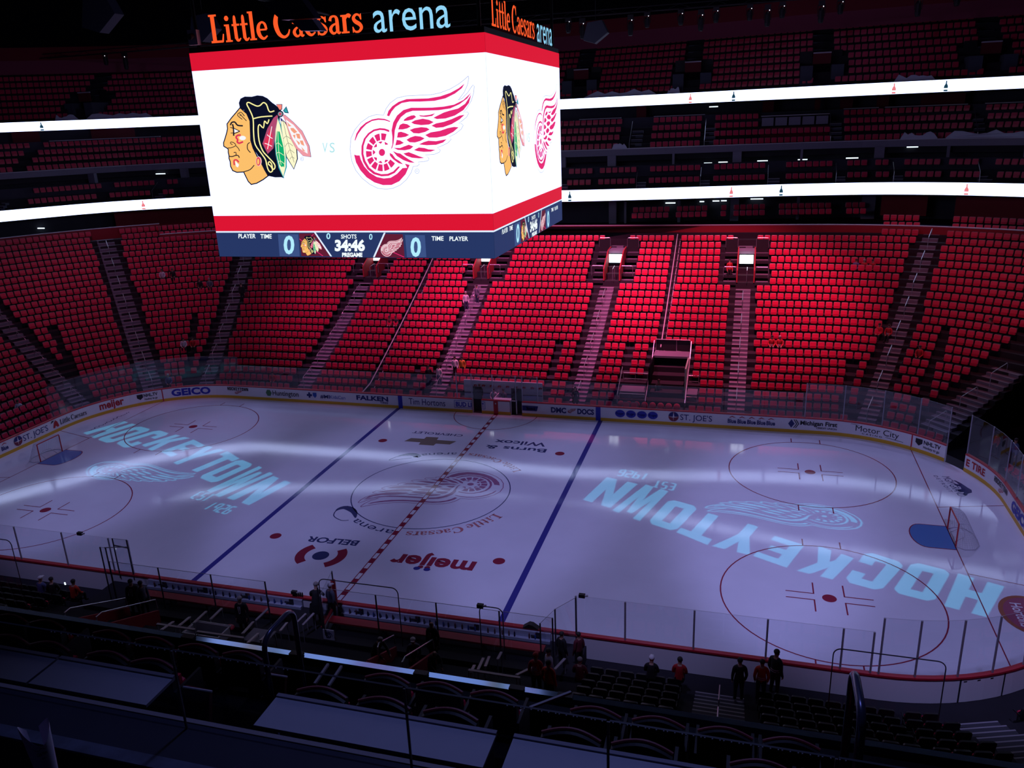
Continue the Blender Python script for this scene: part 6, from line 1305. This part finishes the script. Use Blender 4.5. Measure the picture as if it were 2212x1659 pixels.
    if number:
        b = MB(); J = B_[8]; c = J['chs'][0]; w_ = .20 if len(number) > 1 else .1
        put2d(b, text2d(number, .03), lambda u, v: (w_/2-w_*u if False else -w_/2+w_*u, c.y+.178, c.z-.12+.19*v), WHITE)
        o = b.obj('number', r)
        for v in o.data.vertices: v.co.x *= -1
    return tag(r, label, 'person', group)
cBLK = mat('cloth_black', (.010, .010, .014), .8); cGRY = mat('cloth_grey', (.10, .11, .16), .8); cLG = mat('cloth_pale', (.5, .5, .58), .8); cRED = mat('cloth_red', (.42, .012, .02), .8); cORG = mat('cloth_orange_red', (.55, .03, .012), .8)
cWHT = mat('cloth_white', (.7, .7, .76), .8); cYEL = mat('cloth_amber', (.65, .26, .03), .8); cBLU = mat('cloth_slate', (.08, .10, .25), .8); cWINE = mat('cloth_wine', (.12, .012, .025), .8); cJEAN = mat('cloth_jeans', (.03, .04, .10), .8)
N = PI   # face the ice from the near side: local -Y must point to +Y
person('lean', (.55, -14.2, .60), N+.3, 'heavy person in a big black coat leaning on the boards between the benches', cBLK, cBLK, HAIRG, coat=True, sc=1.08)
person('stand', (1.0, -13.7, .60), N-.4, 'person in a grey shirt and pale cap behind the glass divider', cGRY, cBLK, cap=cLG, sc=.98)
def suit(loc, rz, label, hair):
    r = person('stand', loc, rz, label, cBLK, cBLK, hair, coat=True, sc=1.02); b = MB(); b.extr([(-.055, -.176, 1.40), (.055, -.176, 1.40), (.03, -.178, 1.08), (-.03, -.178, 1.08)], (0, .006, 0), cWHT); b.obj('white_shirt', r)
    b = MB(); b.extr([(-.014, -.185, 1.39), (.014, -.185, 1.39), (.02, -.187, 1.15), (0, -.187, 1.1), (-.02, -.187, 1.15)], (0, .006, 0), INK); b.obj('tie', r); return r
suit((6.14, -15.35, .60), -.15, 'bald person in black suit and white shirt facing the camera by the right bench', None)
suit((-2.21, -15.3, .50), .2, 'person in black suit and white shirt facing the camera by the left bench', HAIRG)
suit((-7.49, -15.3, .60), .5, 'person in dark suit with white shirt at the far left bench end', HAIRD)
person('stand', (-7.05, -15.25, .58), 1.2, 'person in a dark grey top beside the suited person at left', cGRY, cBLK, HAIRD)
person('sit', (5.4, -15.5, .45), .3, 'seated person in a grey shirt and white cap beside the red ramp', cGRY, cBLK, cap=cWHT)
person('lean', (4.35, -16.6, .80), 1.1, 'person in dark suit bending forward left of the red ramp', cBLK, cBLK, HAIRG, sc=1.0)
person('lean', (6.75, -17.0, 1.10), .8, 'bald person in dark clothes bending beside the right red ramp wall', cBLK, cBLK, None, sc=.9)
person('stand', (10.60, -16.95, 1.10), N, 'person in red hockey jersey with white number and red cap', cRED, cBLK, cap=cRED, stripe=cWHT, number='86')
person('stand', (11.25, -17.75, 1.5), N-.3, 'broad person in a plain bright red shirt', cORG, cBLK, HAIRD, sc=1.0)
person('stand', (10.85, -16.1, .72), N+2.2, 'person in a pale grey top facing the jersey wearer', cLG, cBLK, HAIRD)
person('stand', (10.95, -14.5, .45), N-.6, 'dark dressed person standing at the right bench end glass', cBLK, cBLK, HAIRD, sc=.93)
person('stand', (11.55, -14.3, .40), N+.9, 'person in dark wine top with long hair at the right bench end', cWINE, cBLK, HAIRD, sc=.92)
person('sit', (11.9, -15.9, .80), N, 'grey haired seated person in wine top with white papers', cWINE, cBLK, HAIRG)
person('sit', (14.29, -14.75, .42), N, 'seated person in a white cap near the boards', cBLK, cBLK, cap=cWHT)
person('sit', (15.28, -14.6, .42), N, 'seated long haired person in a dark red top near the boards', cRED, cBLK, HAIRD)
person('stand', (17.34, -14.75, .42), N+.2, 'dark dressed person standing left of the striped jersey wearer at the glass', cBLK, cBLK, HAIRD)
person('stand', (18.08, -14.6, .42), N, 'person in orange red jersey with white stripes leaning at the glass', cORG, cBLK, HAIRD, stripe=cWHT, sc=.97)
person('stand', (18.55, -14.2, .42), N-.7, 'tall person in a black jersey with pale trim at the glass', cBLK, cBLK, HAIRD, stripe=cLG, sc=1.08)
person('sit', (-12.7, -15.1, .42), N, 'seated person in a white cap at the far left of the near seats', cBLU, cBLK, cap=cWHT)
person('sit', (-12.1, -15.05, .42), N+.5, 'seated person with a bright phone at the far left', cBLK, cBLK, HAIRD)
person('sit', (-11.0, -15.0, .42), N, 'seated person in an orange red top at the far left', cORG, cBLK, HAIRD)
b = MB(); b.box(-11.85, -11.78, -14.62, -14.60, 1.15, 1.27, glow('phone_glow', (.7, .85, 1.0), 2.0)); tag(b.obj('phone'), 'small bright phone held by a seated person at far left', 'phone')
# far side spectators and staff
def far(px, pose, lab, sh, tr, k, dx=0, rz=0, **kw):
    x, y, kk = px; person(pose, (x, y, Zk(kk)+(0.02)), rz, lab, sh, tr, **kw)
FARP = [((-35.86, 24.2, 16.5), 'sit', 'seated spectator in a white top high in the left corner', cLG, HAIRD), ((-35.0, 24.6, 16.5), 'sit', 'seated spectator in dark clothes beside the one in white, high left corner', cBLK, HAIRD),
 ((-32.05, 24.4, 14.6), 'sit', 'seated spectator in black high in the left corner, left of a pair', cBLK, HAIRD), ((-31.2, 24.7, 14.6), 'sit', 'seated spectator in grey high in the left corner, right of a pair', cGRY, HAIRG),
 ((-27.6, 24.3, 12.9), 'stand', 'person in black on the third stairs from the left', cBLK, HAIRD), ((-12.1, 22.3, 9.1), 'sit', 'seated spectator in wine red left of the metal rail', cWINE, HAIRD), ((-11.5, 22.3, 9.1), 'sit', 'seated spectator in black beside the metal rail', cBLK, HAIRD),
 ((-4.6, 17.4, 3.4), 'stand', 'spectator in white and red jersey near the stairs above the penalty boxes', cWHT, HAIRD), ((-4.0, 17.4, 3.4), 'stand', 'large spectator in an amber jersey with black number two', cYEL, HAIRD),
 ((25.3, 29.8, 18.4), 'sit', 'seated spectator in a blue grey top, leftmost of three, high right corner', cBLU, HAIRD), ((25.9, 29.8, 18.4), 'sit', 'seated spectator in red with pale hair, middle of three, high right corner', cRED, HAIRG), ((26.5, 29.7, 18.4), 'sit', 'seated spectator in red, rightmost of three, high right corner', cRED, HAIRD),
 ((18.95, 21.3, 8.0), 'sit', 'seated spectator in a red jersey right of the tunnel stairs, left of a pair', cRED, HAIRD), ((19.5, 21.3, 8.0), 'sit', 'seated spectator in a red jersey right of the tunnel stairs, right of a pair', cRED, HAIRG),
 ((26.4, 22.6, 10.2), 'sit', 'seated spectator in red by the right corner stairs, left of a pair', cRED, HAIRD), ((27.0, 22.4, 10.2), 'sit', 'seated spectator in a red jersey by the right corner stairs, right of a pair', cRED, HAIRD),
 ((33.2, 21.6, 12.3), 'sit', 'seated spectator in dark red at the far right upper seats', cWINE, HAIRD), ((28.68, 19.8, 7.9), 'sit', 'seated spectator with arms raised in red right of the corner stairs', cRED, HAIRD),
 ((-29.2, 17.3, 5.5), 'sit', 'seated spectator in white in the left corner, lower pair left', cLG, HAIRD), ((-28.5, 17.6, 5.5), 'sit', 'seated spectator in red in the left corner, lower pair right', cRED, HAIRD),
 ((-27.9, 13.2, .6), 'sit', 'front row spectator in a white cap in the left corner', cBLU, HAIRG), ((-34.2, 4.6, 2.2), 'sit', 'spectator in a pale top near the left goal seats', cLG, HAIRD), ((-19.4, 15.1, .5), 'sit', 'front row spectator in red left of the centre blocks', cRED, HAIRD)]
for (x, y, kk), pose, lab, sh, hr in FARP:
    k_ = int(kk+.5); o_ = OFF(k_)+.0; person(pose, (x, y, Zk(k_)+.015), math.atan2(1, 0)*0+(0.0 if abs(x) < 25 else (-.5 if x > 0 else .5)), lab, sh, cBLK, hr, number='2' if 'amber' in lab else None, stripe=cWHT if 'jersey' in lab and sh is not cYEL else None, sc=1.0)
person('stand', (-6.25, 15.9, Zk(2)), .4, 'staff member in black standing on the stairs left of the penalty boxes', cBLK, cBLK, HAIRD, coat=True)
person('stand', (-5.5, 16.2, Zk(2)), -.3, 'spectator in white and navy on the stairs left of the penalty boxes', cWHT, cJEAN, HAIRD)
person('stand', (5.45, 14.85, Zk(0)), .2, 'usher in black standing at the foot of the stairs left of the tunnel', cBLK, cBLK, HAIRD, coat=True)
person('stand', (-5.95, 24.6, Zk(12)), .3, 'person in a pale coat standing high on the stairs under the scoreboard', cLG, cJEAN, HAIRG)
person('stand', (-5.2, 25.4, Zk(13)), -.5, 'person in a grey top standing higher on the stairs under the scoreboard', cGRY, cJEAN, HAIRD)
person('stand', (15.55, 29.1, Zk(17)), .4, 'person in red top and black trousers beside the rightmost lit portal', cRED, cBLK, HAIRD, sc=1.0)
person('walk', (11.15, 16.9, .03), .6, 'person in black walking through the pale green tunnel entrance', cBLK, cBLK, HAIRD, coat=True, sc=1.1)
person('stand', (-1.45, 13.75, .3), .2, 'person in black in the left penalty box doorway', cBLK, cBLK, HAIRD, sc=.95)
person('sit', (-.45, 14.0, .35), .2, 'seated official in white top in the scorer box', cLG, cBLK, HAIRD); person('sit', (.35, 14.0, .35), -.3, 'seated official in dark top in the scorer box', cGRY, cBLK, HAIRD); person('stand', (1.25, 13.9, .1), .5, 'official in black standing at the right of the scorer box', cBLK, cBLK, HAIRD)
for i, (x, y, sh, lab) in enumerate(((31.45, 10.35, cRED, 'child in a red jersey with white number behind the right end glass'), (31.9, 8.6, cBLU, 'large person in slate blue behind the right end glass'), (32.6, 7.6, cRED, 'person in red behind the right end glass, further back'), (32.0, 6.6, cWINE, 'person in wine red behind the right end glass'), (32.0, 5.2, cLG, 'person in pale top behind the right end glass'), (32.2, 3.9, cRED, 'person in red nearest the right picture edge behind the glass'), (33.2, 6.0, cORG, 'person in orange red in the second row behind the right end glass'))):
    o_ = math.hypot(max(0, x-RX), max(0, y-RY))-RR if y > RY else x-RX-RR; k_ = max(0, int((o_-1.65)/.84+.5)); person('stand', (x, y, Zk(k_)+.01), -1.2, lab, sh, cBLK, HAIRD, number='13' if i == 0 else None, sc=.8 if i == 0 else 1.0)

# ------------------------------------------------------------------ pattern projectors over the ice
def projector(sgn, label):
    L = Vector((sgn*18.4, -sgn*1.0, 30.0)); f_ = .04; zp = L.z*(1-f_)
    def toplate(x, y): return (L.x+(x-L.x)*f_, L.y+(y-L.y)*f_)
    polys = []
    COUNTERS = set()
    QD = [('H',.62,27.09,-6.8,25.6,-6.29,28.39,-4.15,26.73,-3.4), ('O',.62,25.23,-6.11,23.67,-5.61,26.47,-3.28,24.95,-2.75), ('C',.62,23.2,-5.66,21.76,-5.15,24.61,-2.99,23.04,-2.16), ('K',.64,21.29,-5.1,19.78,-4.66,22.4,-2.97,20.89,-2.1), ('E',.6,19.35,-4.49,17.85,-3.7,20.25,-2.16,18.9,-1.5),
          ('Y',.62,17.61,-3.65,16.02,-3.19,18.56,-.9,17.13,-.24), ('T',.62,15.68,-3.08,14.14,-2.12,16.61,-.1,15.07,.54), ('O',.62,14.05,-2.06,12.57,-1.39,15.04,.96,13.44,1.6), ('W',.82,12.16,-1.28,10.57,-.36,13.55,2.44,11.66,3.35), ('N',.63,10.42,-.1,8.78,.59,11.48,3.2,9.59,3.79)]
    for ch, wd, ax, ay, bx, by, cx, cy, dx, dy in QD:
        def q_(u, v): u /= wd; return (((cx+(dx-cx)*u)*(1-v)+(ax+(bx-ax)*u)*v)*sgn, ((cy+(dy-cy)*u)*(1-v)+(ay+(by-ay)*u)*v)*sgn)
        o_, h = BLK[ch]; polys += [[q_(*q) for q in p] for p in o_]
        for p in h: COUNTERS.add(len(polys)); polys.append([q_(*q) for q in p])
    wing = lambda x, y: ((-.0042105*x+.001241*y+22.22)*sgn, (.0015063*x+.0023375*y-2.1)*sgn)
    for i in range(len(W_OUT)):
        a, c = W_OUT[i], W_OUT[(i+1) % len(W_OUT)]; v, f = ribbon2d([a, c], 22); polys.append([wing(*v[k]) for k in (0, 1, 3, 2)])
    for p in W_RED[:5]: polys.append([wing(x, y) for x, y in p])
    for p in W_RED[5:]: polys.append([wing(x, y) for x, y in offset_poly(p, -8)])
    THIN_ = {'1': [[(.3,0),(.3,1)]], '9': [[(.6,0),(.6,1),(0,1),(0,.45),(.6,.45)]], '2': [[(0,1),(.6,1),(.6,.5),(0,.5),(0,0),(.6,0)]], '6': [[(.6,1),(0,1),(0,0),(.6,0),(.6,.5),(0,.5)]], 'E': [[(.6,0),(0,0),(0,1),(.6,1)], [(0,.5),(.5,.5)]], 'S': [[(0,0),(.6,0),(.6,.5),(0,.5),(0,1),(.6,1)]], 'T': [[(.3,0),(.3,1)], [(0,1),(.6,1)]]}
    for s_, c0, rt, up in (('1926', (11.95, 4.7), (-1.85, .35), (-.15, -.85)), ('EST', (13.6, 3.6), (-1.3, .3), (-.1, -.85))):
        for k, ch in enumerate(s_):
            for pl_ in THIN_[ch]:
                for a, c in zip(pl_[:-1], pl_[1:]):
                    g_ = [(c0[0]+rt[0]*(k+u)/len(s_)+up[0]*v, c0[1]+rt[1]*(k+u)/len(s_)+up[1]*v) for u, v in (a, c)]; v, f = ribbon2d(g_, .13); polys.append([(v[t_][0]*sgn, v[t_][1]*sgn) for t_ in (0, 1, 3, 2)])
    LP = [[((toplate(x, y)[0]-L.x)*10, (toplate(x, y)[1]-L.y)*10) for x, y in p] for p in polys]
    SQ = [(-9, -9), (9, -9), (9, 9), (-9, 9)]; cv = []; ce = []
    for p in [SQ]+LP:
        o_ = len(cv); cv += [Vector(q) for q in p]; ce += [(o_+i, o_+(i+1) % len(p)) for i in range(len(p))]
    from mathutils.geometry import delaunay_2d_cdt
    nv_, _, nf_, _, _, _ = delaunay_2d_cdt(cv, ce, [], 0, 1e-6)
    def inside(p, poly):
        c = False; n = len(poly)
        for i in range(n):
            (x1, y1), (x2, y2) = poly[i], poly[i-1]
            if (y1 > p[1]) != (y2 > p[1]) and p[0] < (x2-x1)*(p[1]-y1)/(y2-y1)+x1: c = not c
        return c
    bb = [(min(q[0] for q in p), max(q[0] for q in p), min(q[1] for q in p), max(q[1] for q in p), p) for p in LP]
    keep = []
    for f in nf_:
        c = (sum(nv_[i].x for i in f)/len(f), sum(nv_[i].y for i in f)/len(f)); hole = False
        for h_, poly, cnt in [(bb[a], bb[a][4], a in COUNTERS) for a in range(len(bb))]:
            if h_[0] <= c[0] <= h_[1] and h_[2] <= c[1] <= h_[3] and inside(c, poly):
                if cnt: hole = False; break
                hole = True
        if not hole: keep.append(tuple(f))
    me = bpy.data.meshes.new('stencil_plate'); me.from_pydata([(v.x/10, v.y/10, 0) for v in nv_], [], keep)
    me.materials.clear(); me.materials.append(BLACK)
    t = tag(empty('pattern_projector', (L.x, L.y, zp)), label, 'projector'); pl = bpy.data.objects.new('stencil_plate', me); col.objects.link(pl); pl.parent = t
    b = MB(); b.box(-.9, .9, -.9, .9, 1.5, 1.55, BLACK)
    for r_ in ((-.92, -.9, -.92, .92), (.9, .92, -.92, .92), (-.92, .92, -.92, -.9), (-.92, .92, .9, .92)): b.box(*r_, -.05, 1.55, BLACK)
    b.obj('housing', t)
    l = bpy.data.lights.new('projector_lamp', 'SPOT'); l.energy = 15000; l.color = (.05, .62, .85); l.spot_size = math.radians(70); l.spot_blend = .05; l.shadow_soft_size = .0016
    lo = bpy.data.objects.new('projector_lamp', l); col.objects.link(lo); lo.location = L
projector(1, 'boxy pattern projector above the right end of the ice'); projector(-1, 'boxy pattern projector above the left end of the ice')
